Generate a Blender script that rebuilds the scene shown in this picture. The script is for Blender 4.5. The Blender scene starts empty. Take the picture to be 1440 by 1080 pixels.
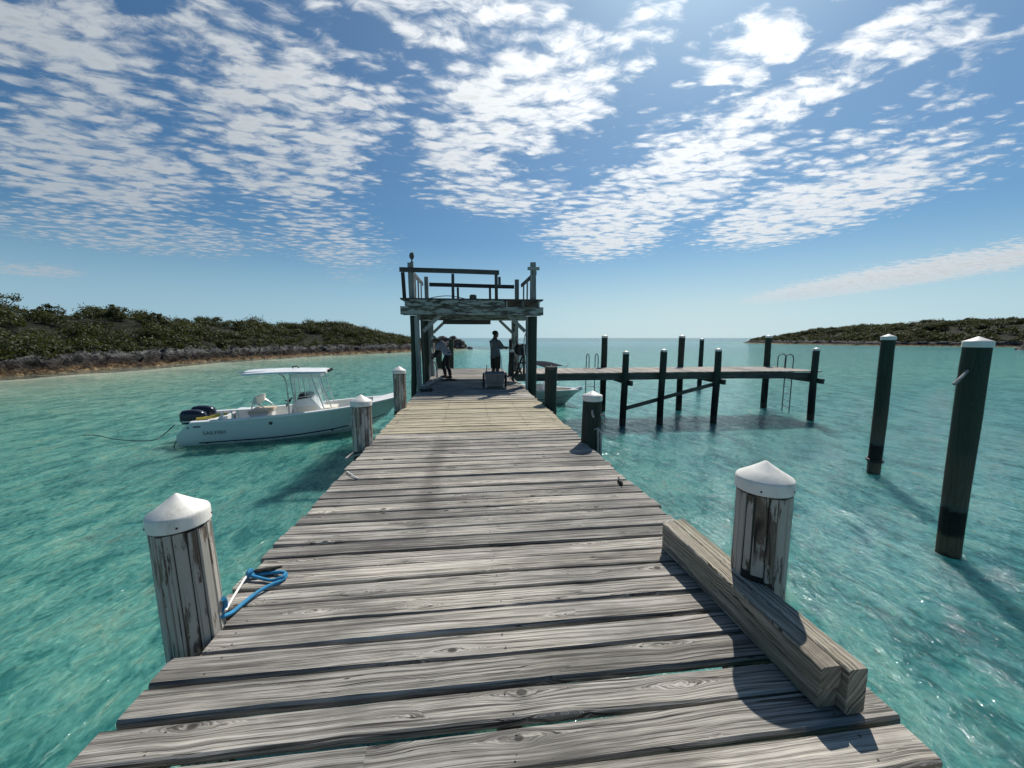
import bpy, bmesh, math, random
import numpy as np
from mathutils import Vector, Matrix, noise
from math import sin, cos, tan, pi, radians, sqrt, atan2, exp

scene = bpy.context.scene
COL = scene.collection
random.seed(7)
rng = np.random.default_rng(11)

# ------------------------------------------------------------------ camera
F_PX, EYE, WATER = 545.0, 1.55, -1.95
PITCH, YAW = math.atan(65/545.0), math.atan(63*cos(math.atan(65/545.0))/545.0)
cam = bpy.data.cameras.new('camera'); camo = bpy.data.objects.new('camera', cam); COL.objects.link(camo)
cam.sensor_width = 36.0; cam.lens = 36.0*F_PX/1440.0
cam.clip_start = 0.05; cam.clip_end = 40000
camo.location = (0, 0, EYE)
camo.rotation_euler = (pi/2-PITCH, 0, -YAW)
scene.camera = camo

def G(px, f):
    """ground point on a sight line: photo column and distance ahead"""
    xr = (px-720)/F_PX*f
    return (xr*cos(YAW)+f*sin(YAW), f*cos(YAW)-xr*sin(YAW))
def ray(px, py):
    x = px-720; v = py-540
    fw = F_PX*cos(PITCH)-v*sin(PITCH); up = -(F_PX*sin(PITCH)+v*cos(PITCH))
    return (fw*sin(YAW)+x*cos(YAW), fw*cos(YAW)-x*sin(YAW), up)

# ------------------------------------------------------------------ helpers
def tag(o, label=None, cat=None, group=None, kind=None):
    if label: o['label'] = label
    if cat: o['category'] = cat
    if group: o['group'] = group
    if kind: o['kind'] = kind
    return o
def world_mat(o):
    return world_mat(o.parent) @ o.matrix_basis if o.parent else o.matrix_basis
def empty(name, loc, rz=0, label=None, cat=None, group=None):
    o = bpy.data.objects.new(name, None); COL.objects.link(o)
    o.location = loc; o.rotation_euler = (0, 0, rz); o.empty_display_size = .2
    return tag(o, label, cat, group)
def link(name, me, mats, parent=None, M=None):
    o = bpy.data.objects.new(name, me); COL.objects.link(o)
    for m in (mats if isinstance(mats, (list, tuple)) else [mats]): me.materials.append(m)
    if M is None: M = Matrix.Identity(4)
    if parent:
        o.parent = parent
        o.matrix_basis = world_mat(parent).inverted() @ M
    else: o.matrix_basis = M
    return o
def local(name, me, mats, parent):
    """mesh already in its parent's own coordinates"""
    o = bpy.data.objects.new(name, me); COL.objects.link(o)
    for m in (mats if isinstance(mats, (list, tuple)) else [mats]): me.materials.append(m)
    o.parent = parent
    return o
class MB:
    """collects vertices and faces"""
    def __init__(s): s.v = []; s.f = []; s.m = []; s.sm = []
    def add(s, vs, fs, mi=0, smooth=False):
        b = len(s.v); s.v += [tuple(v) for v in vs]
        for f in fs: s.f.append(tuple(i+b for i in f)); s.m.append(mi); s.sm.append(smooth)
    def box(s, c, d, mi=0, M=None):
        cx, cy, cz = c; x, y, z = d[0]/2, d[1]/2, d[2]/2
        vs = [Vector((cx+i*x, cy+j*y, cz+k*z)) for i in (-1,1) for j in (-1,1) for k in (-1,1)]
        if M is not None: vs = [M @ v for v in vs]
        s.add(vs, [(0,1,3,2),(4,6,7,5),(0,4,5,1),(2,3,7,6),(0,2,6,4),(1,5,7,3)], mi)
    def tube(s, pts, r, n=8, mi=0, smooth=True, caps=True, sq=None):
        pts = [Vector(p) for p in pts]
        rs = r if isinstance(r, (list, tuple)) else [r]*len(pts)
        rings = []; up = None
        for i, p in enumerate(pts):
            t = (pts[min(i+1, len(pts)-1)]-pts[max(i-1, 0)]).normalized()
            if up is None:
                up = Vector((0,0,1)) if abs(t.z) < .9 else Vector((0,1,0))
            a = t.cross(up)
            if a.length < 1e-4: a = t.orthogonal()
            a.normalize(); b = a.cross(t).normalized(); up = b
            ra = rs[i] if not isinstance(rs[i], tuple) else rs[i][0]
            rb = rs[i] if not isinstance(rs[i], tuple) else rs[i][1]
            rings.append([p+a*cos(2*pi*k/n)*ra+b*sin(2*pi*k/n)*rb for k in range(n)])
        vs = [v for R in rings for v in R]
        fs = [(i*n+k, i*n+(k+1)%n, (i+1)*n+(k+1)%n, (i+1)*n+k) for i in range(len(pts)-1) for k in range(n)]
        if caps: fs += [tuple(range(n))[::-1], tuple((len(pts)-1)*n+k for k in range(n))]
        s.add(vs, fs, mi, smooth)
    def lathe(s, prof, c=(0,0,0), n=24, mi=0, smooth=True):
        vs = []; fs = []
        for r, z in prof: vs += [(c[0]+r*cos(2*pi*k/n), c[1]+r*sin(2*pi*k/n), c[2]+z) for k in range(n)]
        for i in range(len(prof)-1):
            fs += [(i*n+k, i*n+(k+1)%n, (i+1)*n+(k+1)%n, (i+1)*n+k) for k in range(n)]
        s.add(vs, fs, mi, smooth)
    def ball(s, c, r, n=12, mi=0):
        rx, ry, rz = r if isinstance(r, (tuple, list)) else (r, r, r)
        vs = []; m = n//2
        for i in range(m+1):
            a = pi*i/m
            vs += [(c[0]+rx*sin(a)*cos(2*pi*k/n), c[1]+ry*sin(a)*sin(2*pi*k/n), c[2]+rz*cos(a)) for k in range(n)]
        fs = [(i*n+k, (i+1)*n+k, (i+1)*n+(k+1)%n, i*n+(k+1)%n) for i in range(m) for k in range(n)]
        s.add(vs, fs, mi, True)
    def mesh(s, name, fix=True, merge=0):
        me = bpy.data.meshes.new(name)
        me.from_pydata(s.v, [], s.f)
        me.polygons.foreach_set('material_index', s.m)
        me.polygons.foreach_set('use_smooth', s.sm)
        if fix or merge:
            bm = bmesh.new(); bm.from_mesh(me)
            if merge: bmesh.ops.remove_doubles(bm, verts=bm.verts, dist=merge)
            bmesh.ops.recalc_face_normals(bm, faces=bm.faces)
            bm.to_mesh(me); bm.free()
        if any(s.sm): me.set_sharp_from_angle(angle=radians(42))
        me.update(); return me
def pieces(name, mb, m, parent):
    """each separate piece of a shape becomes a part of its own"""
    par = list(range(len(mb.v)))
    def find(a):
        while par[a] != a: par[a] = par[par[a]]; a = par[a]
        return a
    for f in mb.f:
        for i in f[1:]: par[find(i)] = find(f[0])
    groups = {}
    for k, f in enumerate(mb.f): groups.setdefault(find(f[0]), []).append(k)
    out = []
    for ks in groups.values():
        m2 = MB(); ids = sorted({i for k in ks for i in mb.f[k]}); mp = {i: j for j, i in enumerate(ids)}
        m2.v = [mb.v[i] for i in ids]; m2.f = [tuple(mp[i] for i in mb.f[k]) for k in ks]
        m2.m = [mb.m[k] for k in ks]; m2.sm = [mb.sm[k] for k in ks]
        out.append(local(name, m2.mesh(name), m, parent))
    return out
def fused(name, mb, voxel=.01, smooth=4):
    """melts overlapping tapered shapes into one continuous skin"""
    me = mb.mesh(name+'_raw')
    o = bpy.data.objects.new(name+'_raw', me); COL.objects.link(o)
    r = o.modifiers.new('r', 'REMESH'); r.mode = 'VOXEL'; r.voxel_size = voxel; r.use_smooth_shade = True
    k = o.modifiers.new('s', 'SMOOTH'); k.factor = .5; k.iterations = smooth
    dg = bpy.context.evaluated_depsgraph_get(); dg.update()
    out = bpy.data.meshes.new_from_object(o.evaluated_get(dg))
    out.name = name; out.materials.clear()
    for p in out.polygons: p.use_smooth = True
    bpy.data.objects.remove(o); bpy.data.meshes.remove(me)
    return out
def text_mesh(s, size, depth=.002):
    cu = bpy.data.curves.new('lettering', 'FONT'); cu.body = s; cu.size = size; cu.extrude = depth
    cu.align_x = 'CENTER'; cu.align_y = 'CENTER'
    o = bpy.data.objects.new('t', cu); COL.objects.link(o)
    dg = bpy.context.evaluated_depsgraph_get(); dg.update()
    me = bpy.data.meshes.new_from_object(o.evaluated_get(dg)); me.materials.clear()
    bpy.data.objects.remove(o); return me
def copy_tree(o, parent=None):
    c = o.copy(); COL.objects.link(c); c.parent = parent
    for ch in list(o.children): copy_tree(ch, c)
    return c

# a sawn board with its length along local X: grain follows it
def board_mesh(name, L, w, h, seg=None, wob=.003, bev=.004, seed=0, jit=0.0):
    rnd = random.Random(seed)
    n = seg or max(2, int(L/.35))
    mb = MB(); rings = []
    ph = [rnd.uniform(0, 6) for _ in range(4)]
    for i in range(n+1):
        x = -L/2+L*i/n
        dy = wob*sin(x*2.1+ph[0])+wob*.5*sin(x*5.3+ph[1]); dz = wob*sin(x*1.7+ph[2])
        e = bev if 0 < i < n else bev*1.2
        y, z = w/2, h/2
        prof = [(-y+e,-z),(y-e,-z),(y,-z+e),(y,z-e),(y-e,z),(-y+e,z),(-y,z-e),(-y,-z+e)]
        rings.append([(x+rnd.uniform(-jit, jit)*.5, a+dy+rnd.uniform(-jit, jit)*(abs(b) > .3*h), b+dz+rnd.uniform(-jit, jit)) for a, b in prof])
    vs = [v for R in rings for v in R]; k = 8
    fs = [(i*k+j, i*k+(j+1)%k, (i+1)*k+(j+1)%k, (i+1)*k+j) for i in range(n) for j in range(k)]
    fs += [tuple(range(k))[::-1], tuple(n*k+j for j in range(k))]
    mb.add(vs, fs); return mb.mesh(name)
_seed = [0]
def bar(name, p0, p1, w, h, m, parent=None, up=(0,0,1), **kw):
    p0, p1 = Vector(p0), Vector(p1); x = (p1-p0); L = x.length; x.normalize()
    u = Vector(up)
    if abs(x.dot(u)) > .98: u = Vector((0,1,0))
    y = u.cross(x).normalized(); z = x.cross(y)
    M = Matrix((x, y, z)).transposed().to_4x4(); M.translation = (p0+p1)/2
    _seed[0] += 1
    return link(name, board_mesh(name, L, w, h, seed=_seed[0], **kw), m, parent, M)

# ------------------------------------------------------------------ materials
def nd(nt, t, ins=None, **props):
    n = nt.nodes.new(t)
    for k, v in props.items(): setattr(n, k, v)
    for k, v in (ins or {}).items():
        if isinstance(v, bpy.types.NodeSocket): nt.links.new(v, n.inputs[k])
        else: n.inputs[k].default_value = v
    return n
def math_(nt, op, a, b=0.0, c=0.0, clamp=False):
    return nd(nt, 'ShaderNodeMath', {0: a, 1: b, 2: c}, operation=op, use_clamp=clamp).outputs[0]
def vmath(nt, op, a, b=(0,0,0)):
    return nd(nt, 'ShaderNodeVectorMath', {0: a, 1: b}, operation=op)
def ramp(nt, fac, stops, interp='LINEAR'):
    r = nd(nt, 'ShaderNodeValToRGB', {'Fac': fac}); e = r.color_ramp.elements; r.color_ramp.interpolation = interp
    while len(e) < len(stops): e.new(.5)
    for el, (p, c) in zip(e, stops):
        el.position = p; el.color = (*c, 1) if len(c) == 3 else c
    return r.outputs[0]
def g3(v): return (v, v, v)
def mixc(nt, f, a, b, blend='MIX'):
    n = nd(nt, 'ShaderNodeMix', data_type='RGBA', blend_type=blend)
    for i, v in ((0, f), (6, a), (7, b)):
        if isinstance(v, bpy.types.NodeSocket): nt.links.new(v, n.inputs[i])
        else: n.inputs[i].default_value = v if i == 0 else (*v[:3], 1)
    return n.outputs[2]
def smooth(nt, v, a, b, to0=0.0, to1=1.0):
    return nd(nt, 'ShaderNodeMapRange', {0: v, 1: a, 2: b, 3: to0, 4: to1}, interpolation_type='SMOOTHSTEP').outputs[0]
def noise_(nt, vec, scale=1.0, detail=4.0, rough=.55, dist=0.0):
    return nd(nt, 'ShaderNodeTexNoise', {'Vector': vec, 'Scale': scale, 'Detail': detail, 'Roughness': rough, 'Distortion': dist}).outputs[0]
def scale3(nt, v, s): return vmath(nt, 'MULTIPLY', v, s).outputs[0]
def new_mat(name, rough=.6, spec=.5, metallic=0.0, color=None):
    m = bpy.data.materials.new(name); m.use_nodes = True
    nt = m.node_tree; b = nt.nodes['Principled BSDF']
    b.inputs['Roughness'].default_value = rough; b.inputs['Specular IOR Level'].default_value = spec
    b.inputs['Metallic'].default_value = metallic
    if color: b.inputs['Base Color'].default_value = (*color, 1)
    return m, nt, b
def bump(nt, b, h, dist, strength=1.0):
    n = nd(nt, 'ShaderNodeBump', {'Height': h, 'Distance': dist, 'Strength': strength})
    nt.links.new(n.outputs[0], b.inputs['Normal']); return n

def plain(name, color, rough=.5, var=.15, scale=6, metallic=0.0, spec=.5, grime=None, bumpy=0):
    """paint, plastic, cloth, metal: with mottling and dirt"""
    m, nt, b = new_mat(name, rough, spec, metallic)
    tc = nd(nt, 'ShaderNodeTexCoord').outputs['Object']
    n = noise_(nt, tc, scale, 6, .65)
    dk = tuple(c*(1-var) for c in color); lt = tuple(min(1, c*(1+var)) for c in color)
    col = ramp(nt, n, [(.3, dk), (.7, lt)])
    if grime:
        g = noise_(nt, scale3(nt, tc, (1, 1, .35)), scale*.7, 8, .7)
        col = mixc(nt, smooth(nt, g, .52, .72), col, grime)
    nt.links.new(col, b.inputs['Base Color'])
    nt.links.new(smooth(nt, n, .2, .8, rough*.8, min(1, rough*1.25)), b.inputs['Roughness'])
    if bumpy: bump(nt, b, noise_(nt, tc, scale*6, 4), bumpy)
    return m

def wood(name, light, mid, dark, axis='X', island=False, paint=None, paint_amt=.5, zbands=None, bumpd=.004, tint_var=.35, knots=True, moss=None, freq=1.0, patchy=False):
    """weathered timber: grain lines that bend round knots, cracks, stains, optional peeling paint"""
    m, nt, b = new_mat(name, .82, .25)
    tc = nd(nt, 'ShaderNodeTexCoord').outputs['Object']
    if axis == 'Z': p = nd(nt, 'ShaderNodeCombineXYZ', dict(zip((0,1,2), [nd(nt, 'ShaderNodeSeparateXYZ', {0: tc}).outputs[i] for i in (2,0,1)]))).outputs[0]
    elif axis == 'Y': p = nd(nt, 'ShaderNodeCombineXYZ', dict(zip((0,1,2), [nd(nt, 'ShaderNodeSeparateXYZ', {0: tc}).outputs[i] for i in (1,0,2)]))).outputs[0]
    else: p = tc
    rnd = nd(nt, 'ShaderNodeNewGeometry').outputs['Random Per Island'] if island else nd(nt, 'ShaderNodeObjectInfo').outputs['Random']
    off = nd(nt, 'ShaderNodeCombineXYZ', {0: math_(nt, 'MULTIPLY', rnd, 37.1), 1: math_(nt, 'MULTIPLY', rnd, 71.3), 2: math_(nt, 'MULTIPLY', rnd, 13.7)}).outputs[0]
    p = vmath(nt, 'ADD', p, off).outputs[0]
    s = nd(nt, 'ShaderNodeSeparateXYZ', {0: p})
    y = math_(nt, 'ADD', s.outputs[1], math_(nt, 'MULTIPLY', s.outputs[2], .8))
    warp = noise_(nt, scale3(nt, p, (.9, 5, 5)), 1.0, 3, .5)
    yw = math_(nt, 'ADD', y, math_(nt, 'MULTIPLY', math_(nt, 'SUBTRACT', warp, .5), .065))
    kc = None
    if knots:
        ks = (1.5, 4.9, 4.9)
        vo = nd(nt, 'ShaderNodeTexVoronoi', {'Vector': scale3(nt, p, ks), 'Scale': 1.0, 'Randomness': .9})
        d = vmath(nt, 'SUBTRACT', scale3(nt, p, ks), vo.outputs['Position']).outputs[0]
        d = scale3(nt, d, tuple(1/k for k in ks))
        dn = vmath(nt, 'ADD', d, scale3(nt, vmath(nt, 'SUBTRACT', nd(nt, 'ShaderNodeTexNoise', {'Vector': p, 'Scale': 18.0, 'Detail': 2.0}).outputs['Color'], (.5,.5,.5)).outputs[0], (.012,.012,.012))).outputs[0]
        ds = nd(nt, 'ShaderNodeSeparateXYZ', {0: dn})
        gate = math_(nt, 'GREATER_THAN', nd(nt, 'ShaderNodeSeparateXYZ', {0: vo.outputs['Color']}).outputs[0], .42)
        dx2 = math_(nt, 'POWER', math_(nt, 'DIVIDE', ds.outputs[0], .11), 2.0)
        e = math_(nt, 'MULTIPLY', gate, math_(nt, 'EXPONENT', math_(nt, 'MULTIPLY', dx2, -1.0)))
        dy = ds.outputs[1]
        q = math_(nt, 'SUBTRACT', math_(nt, 'MULTIPLY', dy, dy), math_(nt, 'MULTIPLY', e, .0008))
        q = math_(nt, 'MULTIPLY', math_(nt, 'SQRT', math_(nt, 'ABSOLUTE', q)), math_(nt, 'SIGN', dy))
        yw = math_(nt, 'ADD', yw, math_(nt, 'SUBTRACT', q, dy))
        r2 = vmath(nt, 'LENGTH', scale3(nt, dn, (.62, 1.0, .6))).outputs['Value']
        kc = math_(nt, 'MULTIPLY', gate, smooth(nt, r2, .020, .011))
    g1 = nd(nt, 'ShaderNodeCombineXYZ', {0: math_(nt, 'MULTIPLY', s.outputs[0], .5), 1: math_(nt, 'MULTIPLY', yw, 62.0*freq), 2: 0.0}).outputs[0]
    rings = noise_(nt, g1, 1.0, 3, .6)
    g2 = nd(nt, 'ShaderNodeCombineXYZ', {0: math_(nt, 'MULTIPLY', s.outputs[0], 3.0), 1: math_(nt, 'MULTIPLY', yw, 330.0*freq), 2: 0.0}).outputs[0]
    fib = noise_(nt, g2, 1.0, 3, .65)
    g3_ = nd(nt, 'ShaderNodeCombineXYZ', {0: math_(nt, 'MULTIPLY', s.outputs[0], .9), 1: math_(nt, 'MULTIPLY', yw, 26.0*freq), 2: s.outputs[2]}).outputs[0]
    crk = noise_(nt, g3_, 1.0, 2, .5)
    crack = smooth(nt, math_(nt, 'ABSOLUTE', math_(nt, 'SUBTRACT', crk, .5)), .012, .0)
    crack = math_(nt, 'MULTIPLY', crack, smooth(nt, noise_(nt, scale3(nt, p, (1.3, 7, 7)), 1.0, 2), .5, .6))
    tone = math_(nt, 'ADD', math_(nt, 'MULTIPLY', rings, .5), math_(nt, 'MULTIPLY', fib, .5))
    col = ramp(nt, tone, [(.395, dark), (.475, mid), (.565, light)])
    blot = noise_(nt, scale3(nt, p, (1.1, 4, 4)), 1.0, 5, .6)
    col = mixc(nt, smooth(nt, blot, .45, .72, 0, .7), col, tuple(c*.45 for c in mid))
    # board-to-board variation
    col = mixc(nt, 1.0, col, ramp(nt, math_(nt, 'FRACT', math_(nt, 'MULTIPLY', rnd, 91.7)), [(0, g3(1-tint_var)), (.5, g3(1.0)), (1, (1+tint_var*.7, 1+tint_var*.62, 1+tint_var*.5))]), 'MULTIPLY')
    if kc is not None: col = mixc(nt, math_(nt, 'MULTIPLY', kc, .85), col, tuple(c*.6 for c in dark))
    col = mixc(nt, math_(nt, 'MULTIPLY', crack, .85), col, (.012, .011, .01))
    h = math_(nt, 'ADD', math_(nt, 'MULTIPLY', rings, .6), math_(nt, 'MULTIPLY', fib, .5))
    h = math_(nt, 'SUBTRACT', h, math_(nt, 'MULTIPLY', crack, 1.2))
    if paint:
        pm = noise_(nt, scale3(nt, p, (2.2, 11, 11)), 1.0, 8, .68)
        pk = smooth(nt, pm, .62-paint_amt*.3, .66-paint_amt*.3)
        pk = math_(nt, 'MULTIPLY', pk, math_(nt, 'SUBTRACT', 1.0, crack))
        pc = mixc(nt, smooth(nt, fib, .3, .7, 0, .3), paint, tuple(c*.6 for c in paint))
        col = mixc(nt, pk, col, pc); h = math_(nt, 'ADD', h, math_(nt, 'MULTIPLY', pk, .5))
    if moss: col = mixc(nt, smooth(nt, noise_(nt, scale3(nt, p, (1.4, 3, 3)), 1.0, 6, .65), .5, .66, 0, .8), col, moss)
    if zbands:
        wz = nd(nt, 'ShaderNodeSeparateXYZ', {0: nd(nt, 'ShaderNodeNewGeometry').outputs['Position']}).outputs[2]
        wz = math_(nt, 'ADD', wz, math_(nt, 'MULTIPLY', math_(nt, 'SUBTRACT', noise_(nt, tc, 5.0, 5, .65), .5), .3))
        f = math_(nt, 'DIVIDE', math_(nt, 'SUBTRACT', wz, WATER), 4.0)
        bc = ramp(nt, f, [(z/4.0, c) for z, c in zbands])
        col = mixc(nt, 1.0, bc, ramp(nt, tone, [(.3, g3(.45)), (.65, g3(1.25))]), 'MULTIPLY')
    if patchy:
        # worn patches that run across several boards, and one long darker streak
        wp = nd(nt, 'ShaderNodeNewGeometry').outputs['Position']
        big = noise_(nt, scale3(nt, wp, (.55, .8, 1)), 1.0, 5, .6)
        col = mixc(nt, 1.0, col, ramp(nt, big, [(.36, (.58,.58,.6)), (.5, (1,1,1)), (.68, (1.22,1.2,1.15))]), 'MULTIPLY')
        ws = nd(nt, 'ShaderNodeSeparateXYZ', {0: wp})
        cx = math_(nt, 'ADD', math_(nt, 'ABSOLUTE', math_(nt, 'ADD', ws.outputs[0], .42)), math_(nt, 'MULTIPLY', math_(nt, 'SUBTRACT', noise_(nt, wp, 3.0, 4), .5), .22))
        st = math_(nt, 'MULTIPLY', smooth(nt, cx, .16, .03), math_(nt, 'MULTIPLY', smooth(nt, ws.outputs[1], 2.4, 3.2), smooth(nt, ws.outputs[1], 6.6, 5.4)))
        col = mixc(nt, math_(nt, 'MULTIPLY', st, .42), col, (.06,.055,.05))
    nt.links.new(col, b.inputs['Base Color'])
    bump(nt, b, h, bumpd)
    return m

M = {}
M['deck'] = wood('weathered_deck', (.50,.47,.42), (.215,.20,.177), (.034,.032,.029), island=True, tint_var=.36, patchy=True, bumpd=.005)
M['deck_new'] = wood('pale_deck', (.52,.46,.34), (.32,.28,.20), (.10,.085,.06), island=True, tint_var=.25)
M['deck_side'] = wood('side_deck', (.46,.42,.37), (.30,.27,.24), (.10,.09,.08), axis='Y', island=True)
M['beam'] = wood('sun_bleached_timber', (.49,.445,.36), (.20,.175,.135), (.05,.043,.034), tint_var=.15, moss=(.23,.225,.15), bumpd=.005)
M['under'] = wood('stringer_timber', (.27,.21,.16), (.16,.125,.095), (.06,.05,.04), axis='Y')
M['dark_board'] = wood('dark_green_timber', (.12,.12,.107), (.066,.069,.06), (.022,.024,.021))
M['grey_board'] = wood('grey_timber', (.36,.37,.35), (.23,.24,.23), (.09,.09,.085))
M['paint_board'] = wood('peeling_green_white', (.13,.12,.10), (.08,.075,.065), (.03,.03,.028), paint=(.34,.365,.33), paint_amt=.52)
M['rail_board'] = wood('dark_rail', (.10,.10,.095), (.06,.062,.06), (.02,.02,.02))
M['stave'] = wood('painted_stave', (.24,.19,.145), (.15,.12,.09), (.05,.042,.034), axis='Z', island=True, paint=(.43,.40,.345), paint_amt=.66, tint_var=.25, knots=False, bumpd=.003)
M['stave_mid'] = wood('flaking_stave', (.36,.31,.26), (.22,.185,.15), (.07,.06,.05), axis='Z', island=True, paint=(.50,.47,.42), paint_amt=.4, tint_var=.25, knots=False)
M['black_part'] = plain('piling_black', (.008,.008,.008), .7, .4)  # black for the low patch and the gap of a missing stave
M['pile'] = wood('green_pile', (.2,.2,.2), (.12,.12,.12), (.05,.05,.05), axis='Z', knots=False, bumpd=.006,
    zbands=[(0,(.022,.026,.018)),(.06,(.11,.085,.055)),(.32,(.10,.08,.05)),(.40,(.014,.014,.012)),(.75,(.012,.012,.011)),(.80,(.075,.085,.075)),(.90,(.10,.085,.06)),(1.5,(.075,.065,.045)),(1.75,(.045,.055,.038)),(4.0,(.038,.058,.042))])
M['pile_dark'] = wood('dark_pile', (.2,.2,.2), (.12,.12,.12), (.05,.05,.05), axis='Z', knots=False, bumpd=.006,
    zbands=[(0,(.018,.02,.016)),(.06,(.05,.04,.03)),(.25,(.035,.03,.025)),(.35,(.010,.010,.010)),(1.2,(.014,.014,.013)),(1.8,(.042,.05,.04)),(4.0,(.035,.052,.042))])
M['cap'] = plain('white_cap', (.74,.715,.655), .5, .08, 7, grime=(.50,.46,.38), bumpy=.001)
M['screw'] = plain('screw', (.05,.045,.04), .5, .3, metallic=.6)
M['nail'] = plain('rusty_nail', (.05,.035,.025), .7, .4)
M['stain'] = plain('nail_stain', (.12,.10,.075), .9, .3)
M['blue_rope'] = plain('blue_rope', (.02,.22,.42), .7, .3, 60, bumpy=.003)
M['white_rope'] = plain('white_rope', (.75,.73,.68), .8, .15, 60, bumpy=.002)
M['grey_rope'] = plain('grey_rope', (.32,.31,.29), .85, .25, 40, bumpy=.003)
M['black_rubber'] = plain('black_rubber', (.012,.012,.013), .5, .3)
M['gelcoat'] = plain('white_gelcoat', (.78,.78,.76), .25, .04, 2, grime=(.66,.65,.61))
M['hull'] = plain('seafoam_hull', (.52,.61,.58), .3, .04, 1.2)
M['stripe'] = plain('navy_stripe', (.015,.02,.03), .3, .2)
M['navy'] = plain('navy_cowl', (.010,.014,.028), .22, .2)
M['alu'] = plain('anodised_tube', (.62,.63,.64), .3, .08, 20, metallic=.85)
M['cushion'] = plain('cream_vinyl', (.70,.66,.56), .5, .06)
M['tan'] = plain('tan_cushion', (.55,.45,.33), .6, .1)
M['yellow'] = plain('yellow_hose', (.62,.48,.06), .5, .15)
M['glass'] = new_mat('smoked_screen', .05)[0]
_nt = M['glass'].node_tree; _b = _nt.nodes['Principled BSDF']; _b.inputs['Base Color'].default_value = (.75,.85,.85,1)
_b.inputs['Alpha'].default_value = .3
M['bimini'] = plain('navy_canvas', (.007,.010,.02), .95, .2, spec=.05)
M['steel'] = plain('dark_ladder_tube', (.035,.05,.055), .4, .3, 20, metallic=.3)
M['skin'] = plain('skin', (.085,.045,.028), .5, .12)
M['hair'] = plain('hair', (.008,.007,.006), .7, .2, 30)
M['shirt_grey'] = plain('grey_tshirt', (.115,.12,.125), .9, .12, 9, bumpy=.004)
M['shirt_pale'] = plain('pale_shirt', (.30,.30,.36), .9, .1, 9, bumpy=.004)
M['trousers'] = plain('dark_trousers', (.012,.011,.013), .9, .3)
M['shorts'] = plain('dark_shorts', (.03,.022,.016), .9, .3)
M['shoe'] = plain('dark_shoe', (.015,.014,.014), .7, .3)
M['hat'] = plain('pale_cap', (.42,.46,.47), .9, .1)
M['print'] = plain('pale_print', (.55,.55,.55), .8, .05)
M['tub'] = plain('grey_plastic_tub', (.19,.185,.18), .55, .12, 5, grime=(.10,.095,.09))
# ------------------------------------------------------------------ sun, sky and clouds
SUN_AZ, SUN_EL = radians(33), radians(50)
sd = Vector((sin(SUN_AZ)*cos(SUN_EL), cos(SUN_AZ)*cos(SUN_EL), sin(SUN_EL)))
sun = bpy.data.lights.new('sun', 'SUN'); suno = bpy.data.objects.new('sun', sun); COL.objects.link(suno)
sun.energy = 5.0; sun.angle = radians(.53); sun.color = (1.0, .955, .88)
suno.rotation_euler = sd.to_track_quat('Z', 'Y').to_euler()
w = bpy.data.worlds.new('World'); scene.world = w; w.use_nodes = True
nt = w.node_tree; bg = nt.nodes['Background']
sky = nd(nt, 'ShaderNodeTexSky', sky_type='NISHITA', sun_disc=False, sun_elevation=SUN_EL, sun_rotation=SUN_AZ, altitude=0, air_density=1.0, dust_density=.7, ozone_density=2.2)
dirv = nd(nt, 'ShaderNodeTexCoord').outputs['Generated']
sx = nd(nt, 'ShaderNodeSeparateXYZ', {0: dirv})
zc = math_(nt, 'MAXIMUM', sx.outputs[2], .012)
uv = nd(nt, 'ShaderNodeCombineXYZ', {0: math_(nt, 'DIVIDE', sx.outputs[0], zc), 1: math_(nt, 'DIVIDE', sx.outputs[1], zc), 2: 0.0}).outputs[0]
def sky_uv(px, py):
    r = ray(px, py); return np.array([r[0]/r[2], r[1]/r[2]])
# cloud fields over the bay: centre, half-lengths and turn of each bank as seen, laid on the cloud deck
BANKS = [(40,45,300,85,14,1.0),(400,215,175,140,25,.97),(140,245,220,95,10,1.0),(200,330,290,42,6,.8),(470,345,120,52,18,.8),(110,140,150,70,5,.9),
         (600,35,130,62,8,1.0),(548,138,36,20,5,.9),(735,150,160,110,-8,1.02),(650,215,95,60,10,1.0),(700,270,130,50,5,.9),(850,330,120,58,-8,1.0),
         (965,260,150,75,-24,1.0),(880,85,90,60,-20,.75),(1050,75,150,44,-33,.98),(1215,85,230,56,-25,.98),(1130,300,235,52,-17,1.05),(1040,195,150,55,-25,1.0),
         (1180,215,120,45,-22,.8),(1330,125,80,26,-25,.65),(1370,225,110,26,-18,.75),(1195,402,290,17,-9,1.25),(50,381,95,12,4,.9),(490,388,50,12,12,.6),
         (1390,60,90,30,-20,.7),(700,40,60,60,0,.8),(930,35,45,30,-20,.8),(1000,438,190,16,-3,.75),(-200,150,220,160,5,.9),(1650,180,200,120,-20,.9),(720,-260,900,190,0,.75)]
cov = None
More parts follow.
